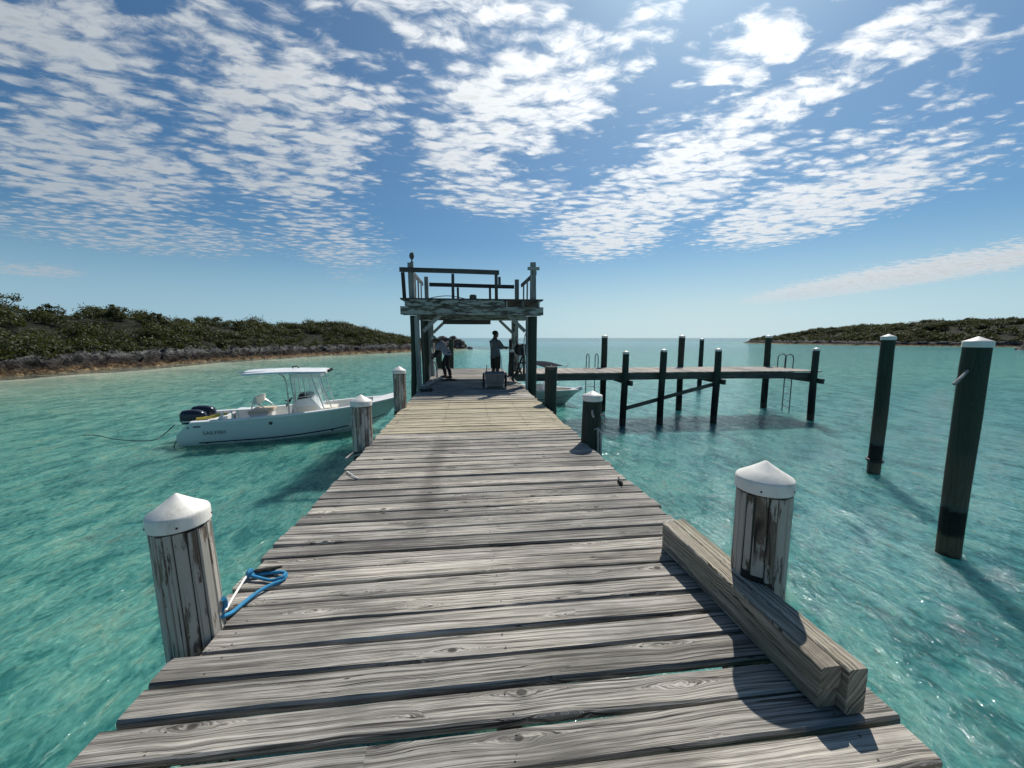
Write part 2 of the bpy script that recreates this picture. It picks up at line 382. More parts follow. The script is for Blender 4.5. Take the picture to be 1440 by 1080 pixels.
# gentle bend so the bank edges are never smooth outlines
wv = nd(nt, 'ShaderNodeTexNoise', {'Vector': uv, 'Scale': 2.2, 'Detail': 3.0}).outputs['Color']
uvw = vmath(nt, 'ADD', uv, scale3(nt, vmath(nt, 'SUBTRACT', wv, (.5,.5,.5)).outputs[0], (.42,.42,0))).outputs[0]
for cx, cy, rx, ry, an, wgt in BANKS:
    c0 = sky_uv(cx, cy); h = 2.0
    J = np.stack([(sky_uv(cx+h, cy)-c0)/h, (sky_uv(cx, cy+h)-c0)/h], 1)
    a = radians(an); R = np.array([[cos(a), -sin(a)], [sin(a), cos(a)]])
    U, S, V = np.linalg.svd(J @ R @ np.diag([rx, ry]))
    if np.linalg.det(U) < 0: U[:, 1] *= -1
    mp = nd(nt, 'ShaderNodeMapping', {'Vector': uvw, 'Location': (*c0, 0), 'Rotation': (0, 0, atan2(U[1,0], U[0,0])), 'Scale': (S[0], S[1], 1)}, vector_type='TEXTURE')
    f = smooth(nt, vmath(nt, 'LENGTH', mp.outputs[0]).outputs['Value'], 1.5, .35, 0, wgt)
    cov = f if cov is None else math_(nt, 'MAXIMUM', cov, f)
band = nd(nt, 'ShaderNodeMapping', {'Vector': uv, 'Rotation': (0, 0, radians(-20)), 'Scale': (1.0, 1.55, 1)}).outputs[0]
n1 = noise_(nt, band, 4.2, 7, .6, .35)
vo = nd(nt, 'ShaderNodeTexVoronoi', {'Vector': vmath(nt, 'ADD', band, scale3(nt, vmath(nt, 'SUBTRACT', nd(nt, 'ShaderNodeTexNoise', {'Vector': band, 'Scale': 9.0, 'Detail': 3.0}).outputs['Color'], (.5,.5,.5)).outputs[0], (.16,.16,0))).outputs[0], 'Scale': 9.5, 'Smoothness': .6}, feature='SMOOTH_F1')
puff = math_(nt, 'SUBTRACT', .75, vo.outputs['Distance'])
n3 = noise_(nt, nd(nt, 'ShaderNodeMapping', {'Vector': uvw, 'Rotation': (0, 0, radians(35)), 'Scale': (1.0, 2.1, 1)}).outputs[0], 15.0, 8, .7, .5)
dens = math_(nt, 'ADD', math_(nt, 'MULTIPLY', n1, .66), math_(nt, 'MULTIPLY', puff, .54))
dens = math_(nt, 'ADD', dens, math_(nt, 'MULTIPLY', math_(nt, 'SUBTRACT', n3, .5), .55))
dens = math_(nt, 'ADD', dens, math_(nt, 'MULTIPLY', math_(nt, 'SUBTRACT', cov, 1.0), .62))
alpha = smooth(nt, dens, .18, .58)
alpha = math_(nt, 'MULTIPLY', alpha, smooth(nt, sx.outputs[2], .03, .12))
toward = math_(nt, 'MAXIMUM', vmath(nt, 'DOT_PRODUCT', dirv, tuple(sd)).outputs['Value'], 0.0)
lit = math_(nt, 'ADD', 5.4, math_(nt, 'MULTIPLY', math_(nt, 'POWER', toward, 4.0), 9.0))
shade = math_(nt, 'MULTIPLY', smooth(nt, dens, .5, .95, 1.0, .80), smooth(nt, dens, .15, .5, .88, 1.0))
ccol = mixc(nt, 1.0, ramp(nt, math_(nt, 'MULTIPLY', toward, 1.0), [(.3, (.80,.90,1.0)), (.95, (.98,1,1))]), (1,1,1), 'MULTIPLY')
ccol = vmath(nt, 'MULTIPLY', ccol, nd(nt, 'ShaderNodeCombineXYZ', {i: math_(nt, 'MULTIPLY', lit, shade) for i in (0,1,2)}).outputs[0]).outputs[0]
sk = vmath(nt, 'MULTIPLY', sky.outputs[0], (.40,.64,.76)).outputs[0]
low = smooth(nt, sx.outputs[2], .24, .0)
hd = nd(nt, 'ShaderNodeCombineXYZ', {0: sx.outputs[0], 1: sx.outputs[1], 2: 0.0}).outputs[0]
hz = math_(nt, 'MAXIMUM', vmath(nt, 'DOT_PRODUCT', vmath(nt, 'NORMALIZE', hd).outputs[0], (sin(SUN_AZ), cos(SUN_AZ), 0)).outputs['Value'], 0.0)
lowc = ramp(nt, hz, [(.3, (.36,.55,.68)), (.8, (.42,.62,.74)), (1.0, (.60,.76,.82))])
lowc = scale3(nt, lowc, (10, 10, 10))
sk = mixc(nt, math_(nt, 'MULTIPLY', low, .85), sk, lowc)
glow = math_(nt, 'ADD', math_(nt, 'MULTIPLY', math_(nt, 'POWER', toward, 6.0), 1.0), math_(nt, 'MULTIPLY', math_(nt, 'POWER', toward, 30.0), 3.0))
sk = vmath(nt, 'ADD', sk, nd(nt, 'ShaderNodeCombineXYZ', {0: glow, 1: glow, 2: math_(nt, 'MULTIPLY', glow, .95)}).outputs[0]).outputs[0]
# thin milky veil low over the sea
out = mixc(nt, math_(nt, 'MULTIPLY', alpha, .93), sk, ccol)
nt.links.new(out, bg.inputs['Color']); bg.inputs['Strength'].default_value = .1
w.cycles.sampling_method = 'MANUAL'; w.cycles.sample_map_resolution = 512
vs_ = scene.view_settings; vs_.view_transform = 'Standard'; vs_.look = 'None'; vs_.exposure = 0; vs_.gamma = 1

# ------------------------------------------------------------------ shores
def poly_resample(P, step):
    P = np.array(P, float); d = np.r_[0, np.cumsum(np.hypot(*np.diff(P, axis=0).T))]
    s = np.arange(0, d[-1], step)
    # Catmull-ish smoothing by cubic interpolation of control points
    xs = np.interp(s, d, P[:,0]); ys = np.interp(s, d, P[:,1])
    k = max(1, int(7/step)); ker = np.hanning(2*k+3)[1:-1]; ker /= ker.sum()
    for a in (xs, ys):
        pad = np.r_[np.full(k, a[0]), a, np.full(k, a[-1])]; a[:] = np.convolve(pad, ker, 'valid')[:len(a)]
    return s, np.stack([xs, ys], 1)
def fbm(x, y, sc, oc=4, seed=0.0):
    return noise.fractal(Vector((x*sc+seed, y*sc-seed, seed*.37)), 1.0, 2.1, oc)
LEFT_SHORE = [(-120,-90),(-80,-30),(-56,8),(-44,34),(-40,47),(-38.5,63),(-32,81),(-24,94),(-14,105),(-6,124),(-2.5,136),(-6,146),(-30,158),(-90,165)]
RIGHT_SHORE = [(470,420),(300,330),(232,275),(193,256),(186,235),(187,195),(189,155),(206,130),(228,110),(262,80),(300,20),(340,-60)]
def island(name, shore, step, tmax, hprof, rock_h, seed, mats):
    s, P = poly_resample(shore, step)
    T = np.gradient(P, axis=0); T /= np.linalg.norm(T, axis=1)[:,None]
    # smooth normals for clean offsetting
    N = np.stack([-T[:,1], T[:,0]], 1)
    if tmax == 'r': pass
    ts = np.r_[np.linspace(-16, -1, 14), np.linspace(-.5, 7, 34), np.linspace(7.6, hprof['depth'], 26)]
    vs = []; n = len(s); m = len(ts)
    for i in range(n):
        hm = np.interp(s[i]/s[-1], hprof['s'], hprof['h'])
        for t in ts:
            wob = fbm(P[i,0], P[i,1], .12, 3, seed)*1.6 + fbm(P[i,0], P[i,1], .6, 3, seed+3)*.5
            te = t + wob*(1 if t > -2 else 0)
            x, y = P[i]+N[i]*te
            if t < -.4: z = WATER-.02+ t*.075 - .03*(t+.4)**2*.12
            else:
                ledge = max(0, min(1, (t-1.7)/2.2)); ledge = ledge*ledge*(3-2*ledge)
                z = WATER + .06*(t+.4) + ledge*rock_h*(.75+.5*fbm(x, y, .22, 3, seed+9))
                k = max(0.0, min(1, (t-4)/(hprof['depth']*.55)))
                z += (k*k*(3-2*k))*hm
                rk = math.exp(-((t-3.0)/3.0)**2)
                z += rk*(abs(fbm(x, y, .7, 4, seed+5))*1.5 + fbm(x, y, 2.2, 3, seed+6)*.35)
                if t > 7: z += fbm(x, y, .08, 4, seed+7)*.7*k
                if t > hprof['depth']-.1: z = WATER-3
            vs.append((x, y, z))
    fs = [(i*m+j, (i+1)*m+j, (i+1)*m+j+1, i*m+j+1) for i in range(n-1) for j in range(m-1)]
    mb = MB(); mb.add(vs, fs, 0, True); me = mb.mesh(name, fix=False)
    o = link(name, me, mats); tag(o, kind='structure')
    return o, s, P, N
m, nt, b = new_mat('shore_rock', .9, .2)
geo = nd(nt, 'ShaderNodeNewGeometry'); pos = geo.outputs['Position']
zz = nd(nt, 'ShaderNodeSeparateXYZ', {0: pos}).outputs[2]
nz = noise_(nt, pos, .7, 6, .65); nf = noise_(nt, pos, 4.0, 6, .7)
zj = math_(nt, 'ADD', zz, math_(nt, 'MULTIPLY', math_(nt, 'SUBTRACT', nz, .5), .9))
hgt = math_(nt, 'DIVIDE', math_(nt, 'SUBTRACT', zj, WATER-.4), 4.0)
col = ramp(nt, hgt, [(0,(.40,.36,.26)),(.09,(.27,.20,.11)),(.15,(.16,.10,.045)),(.22,(.05,.036,.024)),(.34,(.045,.04,.036)),(.48,(.15,.15,.145)),(.60,(.10,.10,.09)),(.66,(.03,.034,.015)),(1,(.024,.028,.012))])
col = mixc(nt, 1.0, col, ramp(nt, noise_(nt, pos, 1.1, 4, .6), [(.4, g3(.3)), (.5, g3(.95)), (.62, g3(1.45))]), 'MULTIPLY')
col = mixc(nt, 1.0, col, ramp(nt, nf, [(.38, g3(.12)), (.5, g3(.8)), (.65, g3(1.7))]), 'MULTIPLY')
nt.links.new(col, b.inputs['Base Color']); bump(nt, b, nf, .6)
M['shore'] = m
left_o, ls, lP, lN = island('left_shore_terrain', LEFT_SHORE, .55, 0, dict(depth=46, s=[0,.25,.33,.45,.55,.63,.7,.78,1], h=[4.8,4.8,4.4,4.2,3.6,2.9,1.9,.3,.3]), 1.15, 1.3, M['shore'])
right_o, rs, rP, rN = island('right_shore_terrain', RIGHT_SHORE, 1.4, 0, dict(depth=75, s=[0,.12,.26,.33,.42,.52,.6,1], h=[.3,.3,.2,.6,2.4,4.4,5.6,7]), 1.3, 8.1, M['shore'])

# ------------------------------------------------------------------ foliage
def leaf_mat(name, a, bcol, c):
    m, nt, b = new_mat(name, .6, .3)
    r = nd(nt, 'ShaderNodeNewGeometry').outputs['Random Per Island']
    pos = nd(nt, 'ShaderNodeNewGeometry').outputs['Position']
    big = noise_(nt, pos, .16, 3, .5)
    col = ramp(nt, math_(nt, 'ADD', math_(nt, 'MULTIPLY', r, .5), math_(nt, 'MULTIPLY', big, .6)), [(.25, a), (.5, bcol), (.8, c)])
    nt.links.new(col, b.inputs['Base Color'])
    tr = nd(nt, 'ShaderNodeBsdfTranslucent', {'Color': mixc(nt, .5, col, (.12,.14,.02))})
    mx = nd(nt, 'ShaderNodeMixShader', {0: .3, 1: b.outputs[0], 2: tr.outputs[0]})
    nt.links.new(mx.outputs[0], nt.nodes['Material Output'].inputs['Surface'])
    return m
M['leaf'] = leaf_mat('scrub_leaves', (.014,.019,.006), (.032,.039,.012), (.062,.066,.02))
M['twig'] = plain('grey_twig', (.10,.085,.07), .9, .3)
def leaf_cloud(centers, radii, per, size, flat=.72):
    """leaf sprays filling uneven crowns; returns quad vertex array"""
    out = []
    for (cx, cy, cz), R in zip(centers, radii):
        k = int(per*R*R) if per < 1e5 else 0
        # a crown is several lobes
        nl = 7
        lob = rng.normal(size=(nl, 3)); lob /= np.linalg.norm(lob, axis=1)[:,None]; lob *= R*.55*rng.uniform(.5, 1.15, (nl,1)); lob[:,2] = np.abs(lob[:,2])*flat
        lr = R*rng.uniform(.32, .6, nl)
        which = rng.integers(0, nl, k)
        d = rng.normal(size=(k, 3)); d /= np.linalg.norm(d, axis=1)[:,None]; d[:,2] = np.where(d[:,2] < -.35, -d[:,2], d[:,2])
        rad = lr[which]*(rng.uniform(.3, 1.0, k)**.45)*(1+.22*rng.normal(size=k))
        p = lob[which]+d*rad[:,None]*np.array([1, 1, .85])
        p += np.array([cx, cy, cz])
        nrm = d+rng.normal(size=(k,3))*.55; nrm /= np.linalg.norm(nrm, axis=1)[:,None]
        ref = rng.normal(size=(k,3)); a = np.cross(nrm, ref); a /= np.linalg.norm(a, axis=1)[:,None]; b_ = np.cross(nrm, a)
        sz = size*rng.uniform(.5, 1.3, k)[:,None]; asp = rng.uniform(.45, .8, k)[:,None]
        out.append(np.stack([p-a*sz, p-b_*sz*asp, p+a*sz, p+b_*sz*asp], 1))
    return np.concatenate(out)
def quads_mesh(name, q):
    n = len(q); me = bpy.data.meshes.new(name)
    me.vertices.add(n*4); me.vertices.foreach_set('co', q.reshape(-1).astype(np.float32))
    me.loops.add(n*4); me.loops.foreach_set('vertex_index', np.arange(n*4, dtype=np.int32))
    me.polygons.add(n); me.polygons.foreach_set('loop_start', np.arange(0, n*4, 4, dtype=np.int32))
    me.polygons.foreach_set('loop_total', np.full(n, 4, dtype=np.int32))
    me.update(calc_edges=True); return me
def terrain_sampler(o):
    from mathutils.bvhtree import BVHTree
    me = o.data; t = BVHTree.FromPolygons([v.co for v in me.vertices], [p.vertices for p in me.polygons])
    def z(x, y):
        h = t.ray_cast(Vector((x, y, 60)), Vector((0,0,-1)))
        return h[0].z if h[0] else None
    return z
zl = terrain_sampler(left_o); zr = terrain_sampler(right_o)
def scrub(name, sampler, P, N, frac, n, tr, rr, per, size, label):
    C, R = [], []
    i0, i1 = int(frac[0]*len(P)), int(frac[1]*len(P))-1
    tries = 0
    while len(C) < n and tries < n*4:
        tries += 1
        i = random.randint(i0, i1); t = tr[0]+(tr[1]-tr[0])*random.random()**1.5
        x, y = P[i]+N[i]*t; z = sampler(x, y)
        if z is None or z < WATER+.9: continue
        # gaps: low growth where the noise says so
        g = fbm(x, y, .07, 3, 4.4)
        r = random.uniform(*rr)*(1+.55*g)*min(1, .38+(t-tr[0])/9.0)
        C.append((x, y, z+r*.15)); R.append(max(.35, r))
    o = link(name, quads_mesh(name, leaf_cloud(C, R, per, size)), M['leaf'])
    return tag(o, kind='stuff')
scrub('left_scrub', zl, lP, lN, (.20,.80), 1500, (4.6, 42), (1.3, 2.5), 85, .16, '')
scrub('right_scrub', zr, rP, rN, (.36,.86), 1700, (4.5, 72), (1.5, 2.8), 44, .28, '')
def shrub(name, px, f, R, n_, label, cat, trunk_h, sparse=1.0, size=.15, flat=.8):
    x, y = G(px, f); z = zl(x, y)
    if z is None: z = 1.5
    e = empty(name, (x, y, z-.1), 0, label, cat)
    C, Rr = [], []
    mb = MB()
    for k in range(n_):
        a = random.uniform(0, 2*pi); d = R*random.uniform(.15, .75)
        h = trunk_h+random.uniform(0, R*.9)*(1-d/R*.6)
        c = (d*cos(a), d*sin(a), h); C.append(c); Rr.append(R*random.uniform(.28, .46))
        mid = (c[0]*.35+random.uniform(-.2,.2), c[1]*.35+random.uniform(-.2,.2), h*.55)
        mb.tube([(c[0]*.04, c[1]*.04, -.3), mid, c, (c[0]*1.2, c[1]*1.2, c[2]+Rr[-1]*.6)], [.07, .05, .03, .012], 5)
    local('trunk', mb.mesh('trunk'), M['twig'], e)
    local('crown', quads_mesh('crown', leaf_cloud(C, Rr, 150*sparse, size)), M['leaf'], e)
    return e
shrub('wispy_tree', 14, 60, 2.7, 14, 'wispy open tree at the far left end of the scrub, sky showing through its crown', 'tree', 1.4, .33, .13)
shrub('round_shrub', 72, 64, 1.8, 10, 'dense dark shrub standing up just right of the wispy tree on the left shore', 'shrub', .5, .9)
shrub('broad_shrub', 168, 68, 2.9, 16, 'broad twiggy shrub making the highest dome on the left shore skyline', 'shrub', .4, .7)
shrub('leafy_tree', 226, 72, 1.9, 10, 'dark leafy tree at the right end of the skyline dome on the left shore', 'tree', .6, .8)

# ------------------------------------------------------------------ loose rocks
def rock(px, f, r, label, z=WATER):
    x, y = G(px, f); bm = bmesh.new(); bmesh.ops.create_icosphere(bm, subdivisions=4, radius=1)
    for v in bm.verts:
        n = noise.fractal(v.co*1.3+Vector((px, f, 0)), 1.0, 2.0, 5)
        v.co *= 1+.45*n; v.co.x *= r[0]; v.co.y *= r[1]; v.co.z *= r[2]
    me = bpy.data.meshes.new('rock'); bm.to_mesh(me); bm.free()
    o = link('rock', me, M['shore_dark']); o.location = (x, y, z); tag(o, label, 'rock', 'rocks off the shores')
m_, nt, b = new_mat('wet_rock', .85, .25); tcx = nd(nt, 'ShaderNodeTexCoord').outputs['Object']
nt.links.new(ramp(nt, noise_(nt, tcx, 1.5, 7, .7), [(.3, (.03,.026,.024)), (.55, (.09,.08,.075)), (.8, (.22,.21,.2))]), b.inputs['Base Color']); bump(nt, b, noise_(nt, tcx, 3, 6, .7), .3)
M['shore_dark'] = m_
rock(661, 128, (.9, .7, .5), 'tiny dark rock awash in the sea just off the left headland')
rock(1452, 112, (4.2, 3, 1.6), 'dark rock rising from the water below the far shore at right')
# the headland's bare cliff
hx = [(646, 134), (636, 133), (622, 131)]
for k, (px, f) in enumerate(hx):
    rock(px, f, ((2.6, 3.2, 4.0)[k], 3, (2.6, 3.1, 3.2)[k]), ('low brown rock at the very tip of the left headland', 'reddish cliff rock behind the green piling at the left headland', 'tall bare headland rock seen through the tower legs')[k], WATER+.3)

# ------------------------------------------------------------------ seabed and sea
def shore_dist(x, y):
    best = None
    for P in (lP, rP):
        d = np.hypot(P[:,0]-x, P[:,1]-y).min()
        best = d if best is None else min(best, d)
    return best
def depth_at(x, y):
    d = shore_dist(x, y)
    k = min(1, max(0, d-2)/34.0)
    dp = .12+2.0*k**1.0
    # a deeper channel past the pier head
    dp += .9*k*max(0, min(1, (x-2)/3.0))*max(0, min(1, (34-y)/14.0))
    far = max(0, min(1, (y-35)/120.0)); dp += far*1.2*k
    off = max(0, min(1, (y-210)/260.0)); dp += off*7*k
    return dp
def grid_axis(lo, hi, fine, coarse, a, b_):
    g = []; v = lo
    while v < hi:
        g.append(v); v += fine if a <= v <= b_ else coarse
    g.append(hi); return g
gx = [-9000,-3000,-900,-400,-200,-140]+grid_axis(-110, 110, 2.5, 8, -60, 60)+[140,180,220,270,330,420,900,3000,9000]
gy = [-900,-300,-120,-60]+grid_axis(-40, 220, 2.5, 9, -20, 150)+[250,300,380,500,900,2500,6000,16000]
vs = []; dep = []
for x in gx:
    for y in gy:
        d = depth_at(x, y) if abs(x) < 430 and -320 < y < 520 else (11 if y > 300 else 3.6)
        vs.append((x, y)); dep.append(d)
ny = len(gy); fs = [(i*ny+j, (i+1)*ny+j, (i+1)*ny+j+1, i*ny+j+1) for i in range(len(gx)-1) for j in range(ny-1)]
mb = MB(); mb.add([(x, y, WATER-d-.05) for (x, y), d in zip(vs, dep)], fs, 0, True)
m, nt, b = new_mat('sea_sand', .95, .1)
pos = nd(nt, 'ShaderNodeNewGeometry').outputs['Position']
big = noise_(nt, pos, .13, 5, .6); fine = noise_(nt, pos, 1.6, 5, .6)
sand = ramp(nt, fine, [(.3, (.46,.42,.32)), (.7, (.62,.58,.46))])
grass = smooth(nt, big, .50, .62)
# dark patches: those left of the pier paint in boat and pier shadow
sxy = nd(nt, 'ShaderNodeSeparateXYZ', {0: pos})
def dark_patch(cx, cy, rx, ry):
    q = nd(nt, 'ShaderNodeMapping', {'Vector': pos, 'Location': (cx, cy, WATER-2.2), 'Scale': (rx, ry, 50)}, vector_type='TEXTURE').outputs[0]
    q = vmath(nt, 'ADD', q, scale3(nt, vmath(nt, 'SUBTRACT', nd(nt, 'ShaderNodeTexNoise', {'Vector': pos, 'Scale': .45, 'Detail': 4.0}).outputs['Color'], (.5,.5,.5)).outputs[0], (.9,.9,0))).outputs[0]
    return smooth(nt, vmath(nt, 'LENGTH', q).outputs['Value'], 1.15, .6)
DARK_PATCHES = [(12.5, 20, 8, 3.4), (-6.0, 13.0, 3.2, 4.5), (5.0, 15, 4, 5), (-9.8, 18.0, 7, 2.8), (19, 8, 6, 2.4)]
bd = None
for q in DARK_PATCHES:
    f = dark_patch(*q); bd = f if bd is None else math_(nt, 'MAXIMUM', bd, f)
weed_shade = ramp(nt, fine, [(.3, (.025,.035,.022)), (.7, (.10,.115,.07))])  # seagrass colour, also used for the painted shadow patches
nt.links.new(mixc(nt, math_(nt, 'MAXIMUM', math_(nt, 'MULTIPLY', bd, .95), math_(nt, 'MULTIPLY', grass, .35)), sand, weed_shade), b.inputs['Base Color'])
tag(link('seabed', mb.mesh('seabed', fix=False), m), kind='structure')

mb = MB(); mb.add([(x, y, WATER) for x, y in vs], fs, 0, True); wme = mb.mesh('sea', fix=False)
at_ = wme.attributes.new('depth', 'FLOAT', 'POINT'); at_.data.foreach_set('value', np.array(dep, np.float32))
m = bpy.data.materials.new('sea_water'); m.use_nodes = True; nt = m.node_tree; nt.nodes.remove(nt.nodes['Principled BSDF'])
pos = nd(nt, 'ShaderNodeNewGeometry').outputs['Position']
dp = nd(nt, 'ShaderNodeAttribute', attribute_name='depth').outputs['Fac']
def wave(rot, sc, scale, detail=3, dist=.6):
    v = nd(nt, 'ShaderNodeMapping', {'Vector': pos, 'Rotation': (0, 0, radians(rot)), 'Scale': (sc[0], sc[1], 1)}).outputs[0]
    return noise_(nt, v, scale, detail, .55, dist)
W1 = wave(-28, (1, .42), .55, 2); W2 = wave(-20, (1, .5), 1.9, 3); W3 = wave(-34, (1, .66), 5.5, 5, 1.2); W4 = wave(-50, (1, .7), 17, 3, .5)
hgt = math_(nt, 'ADD', math_(nt, 'MULTIPLY', W1, .16), math_(nt, 'ADD', math_(nt, 'MULTIPLY', W2, .085), math_(nt, 'ADD', math_(nt, 'MULTIPLY', W3, .052), math_(nt, 'MULTIPLY', W4, .009))))
bp = nd(nt, 'ShaderNodeBump', {'Height': hgt, 'Distance': 1.0, 'Strength': 1.0}).outputs[0]
# Beer-Lambert: what the light loses on its way down to the sand and back, with refracted ripple light and dark painted in
path = math_(nt, 'MULTIPLY', dp, math_(nt, 'ADD', 1.55, math_(nt, 'MULTIPLY', math_(nt, 'SUBTRACT', W2, .5), 4.4)))
path = math_(nt, 'MULTIPLY', path, math_(nt, 'ADD', 1.0, math_(nt, 'MULTIPLY', math_(nt, 'SUBTRACT', W3, .5), 3.4)))
path = math_(nt, 'MAXIMUM', path, .05)
tint = nd(nt, 'ShaderNodeCombineXYZ', {i: math_(nt, 'EXPONENT', math_(nt, 'MULTIPLY', path, -k)) for i, k in ((0, .28), (1, .085), (2, .12))}).outputs[0]
body = nd(nt, 'ShaderNodeSubsurfaceScattering', {'Scale': 1.0, 'Radius': (.45,.8,.8), 'Color': ramp(nt, math_(nt, 'DIVIDE', dp, 12.0), [(.0, (.20,.34,.265)), (.165, (.105,.34,.295)), (.245, (.055,.23,.225)), (.29, (.085,.27,.30)), (.85, (.02,.10,.14))]), 'Normal': bp}, falloff='BURLEY')
thin = math_(nt, 'ADD', math_(nt, 'MULTIPLY', W2, .42), math_(nt, 'ADD', math_(nt, 'MULTIPLY', W3, .40), math_(nt, 'MULTIPLY', W4, .18)))  # wave pattern that paints refracted light and dark into the water colour
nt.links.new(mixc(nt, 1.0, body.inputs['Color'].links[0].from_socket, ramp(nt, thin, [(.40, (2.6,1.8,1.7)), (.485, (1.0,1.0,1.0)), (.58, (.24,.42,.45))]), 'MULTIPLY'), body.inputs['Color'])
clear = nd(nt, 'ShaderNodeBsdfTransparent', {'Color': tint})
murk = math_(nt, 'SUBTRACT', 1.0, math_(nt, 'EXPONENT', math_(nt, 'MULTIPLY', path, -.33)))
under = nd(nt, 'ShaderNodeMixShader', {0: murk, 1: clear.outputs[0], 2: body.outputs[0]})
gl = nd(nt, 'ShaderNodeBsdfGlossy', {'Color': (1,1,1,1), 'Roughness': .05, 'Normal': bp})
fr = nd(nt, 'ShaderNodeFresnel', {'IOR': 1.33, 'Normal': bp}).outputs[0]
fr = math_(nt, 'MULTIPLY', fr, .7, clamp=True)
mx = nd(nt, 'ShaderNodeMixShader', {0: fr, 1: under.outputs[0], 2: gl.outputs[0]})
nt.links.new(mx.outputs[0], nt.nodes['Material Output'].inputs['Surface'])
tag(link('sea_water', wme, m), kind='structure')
# ------------------------------------------------------------------ the long pier
PITCHY = .170
pier = empty('pier', (0, 0, 0), 0, 'long straight wooden pier of weathered grey planks leading from the foreground to the tower', 'pier')
def plank(mb, x0, x1, y, wd, z, th, rnd, ang):
    n = 30; rings = []; ph = rnd.uniform(0, 6); k8 = 8; e1 = e2 = 0.0
    sag = rnd.uniform(-.004, .004); tw = rnd.uniform(-.006, .006)
    dl = rnd.uniform(-.003, .003)
    for i in range(n+1):
        x = x0+(x1-x0)*i/n; u = i/n
        yc = y+ang*(x-.15)+.004*sin(x*1.9+ph)
        zc = z+sag*sin(pi*u)*2+rnd.uniform(-.0012, .0012)+dl
        e1 = e1*.75+rnd.uniform(-.0016, .0016); e2 = e2*.75+rnd.uniform(-.0016, .0016); hw = wd/2; e = .008
        tilt = tw*(u-.5)
        cu = -.0035*tw/.006
        pr = [(-hw+e,-th),(hw-e,-th),(hw+e1,-th+e),(hw+e1,-e-.002),(hw-e+e1,cu),(-hw+e+e2,cu),(-hw+e2,-e-.002),(-hw+e2,-th+e)]
        rings.append([(x, yc+a, zc+b_+a*tilt*8) for a, b_ in pr])
    vs = [v for R in rings for v in R]
    fs = [(i*k8+j, i*k8+(j+1)%k8, (i+1)*k8+(j+1)%k8, (i+1)*k8+j) for i in range(n) for j in range(k8)]
    fs += [tuple(range(k8))[::-1], tuple(n*k8+j for j in range(k8))]
    mb.add(vs, fs, 0)
def nail(mb, x, y, z, r, mi, asp=1.0):
    vs = [(x+r*cos(a*pi/3), y+r*asp*sin(a*pi/3), z+.0022) for a in range(6)]
    mb.add(vs, [tuple(range(6))], mi)
NEAR, MID, END = MB(), MB(), MB()
rnd = random.Random(5)
y = -3.03
NOTCH_L = [(2.05, .17)]
while y < 19.65:
    mid = 6.25 < y < 9.7
    mb = NEAR if y <= 6.25 else MID if mid else END
    pit = .150 if mid else PITCHY
    gap = rnd.uniform(.012, .024) if not mid else rnd.uniform(.008, .014)
    x0 = -1.45+rnd.uniform(-.025, .02); x1 = 1.745+rnd.uniform(-.03, .03)
    for ny_, hw in NOTCH_L:
        if abs(y-ny_) < hw: x0 = -1.325
    yc = y+pit/2
    plank(mb, x0, x1, yc, pit-gap, rnd.uniform(-.003, .004), .046, rnd, rnd.uniform(-.0025, .0025))
    for k, sx_ in enumerate((-1.30, -.45, .4, 1.05, 1.6) if mid else (-1.22, .16, 1.5)):
        if mid and k in (0, 4) and rnd.random() < .3: continue
        for dy in (-.042, .045):
            xx = sx_+rnd.uniform(-.02, .02)
            if xx < x0+.03: continue
            nail(mb, xx, yc+dy+rnd.uniform(-.006, .006), .0045, .0075 if mid else rnd.uniform(.004, .0055), 1)
        if mid and rnd.random() < .6: nail(mb, sx_+rnd.uniform(-.02, .02), yc+rnd.uniform(-.03, .03), .0035, .009, 2, rnd.uniform(1.5, 4))
    y += pit
for mb, mt, lab in ((NEAR, 'deck', 'silver grey weathered planks with knots and gaps'), (MID, 'deck_new', 'paler yellowish planks with rows of nail stains'), (END, 'deck', 'grey planks in the shade of the tower')):
    o = local('planking', mb.mesh('planking'), [M[mt], M['nail'], M['stain']], pier); o['label'] = lab
for x in (-1.36, .16, 1.62):
    mb = MB(); mb.box((x, 8.3, -.185), (.09, 22.6, .26)); local('stringer', mb.mesh('stringer'), M['under'], pier)
for yy in (2.05, 5.5, 8.9, 12.5, 16.0, 19.2):
    mb = MB(); mb.box((.15, yy+.22, -.44), (3.3, .14, .24)); local('cross_beam', mb.mesh('cross_beam'), M['under'], pier)
    if yy in (8.9,): 
        mb = MB(); mb.box((.15, yy-.22, -.44), (3.3, .14, .24)); local('cross_beam', mb.mesh('cross_beam'), M['under'], pier)

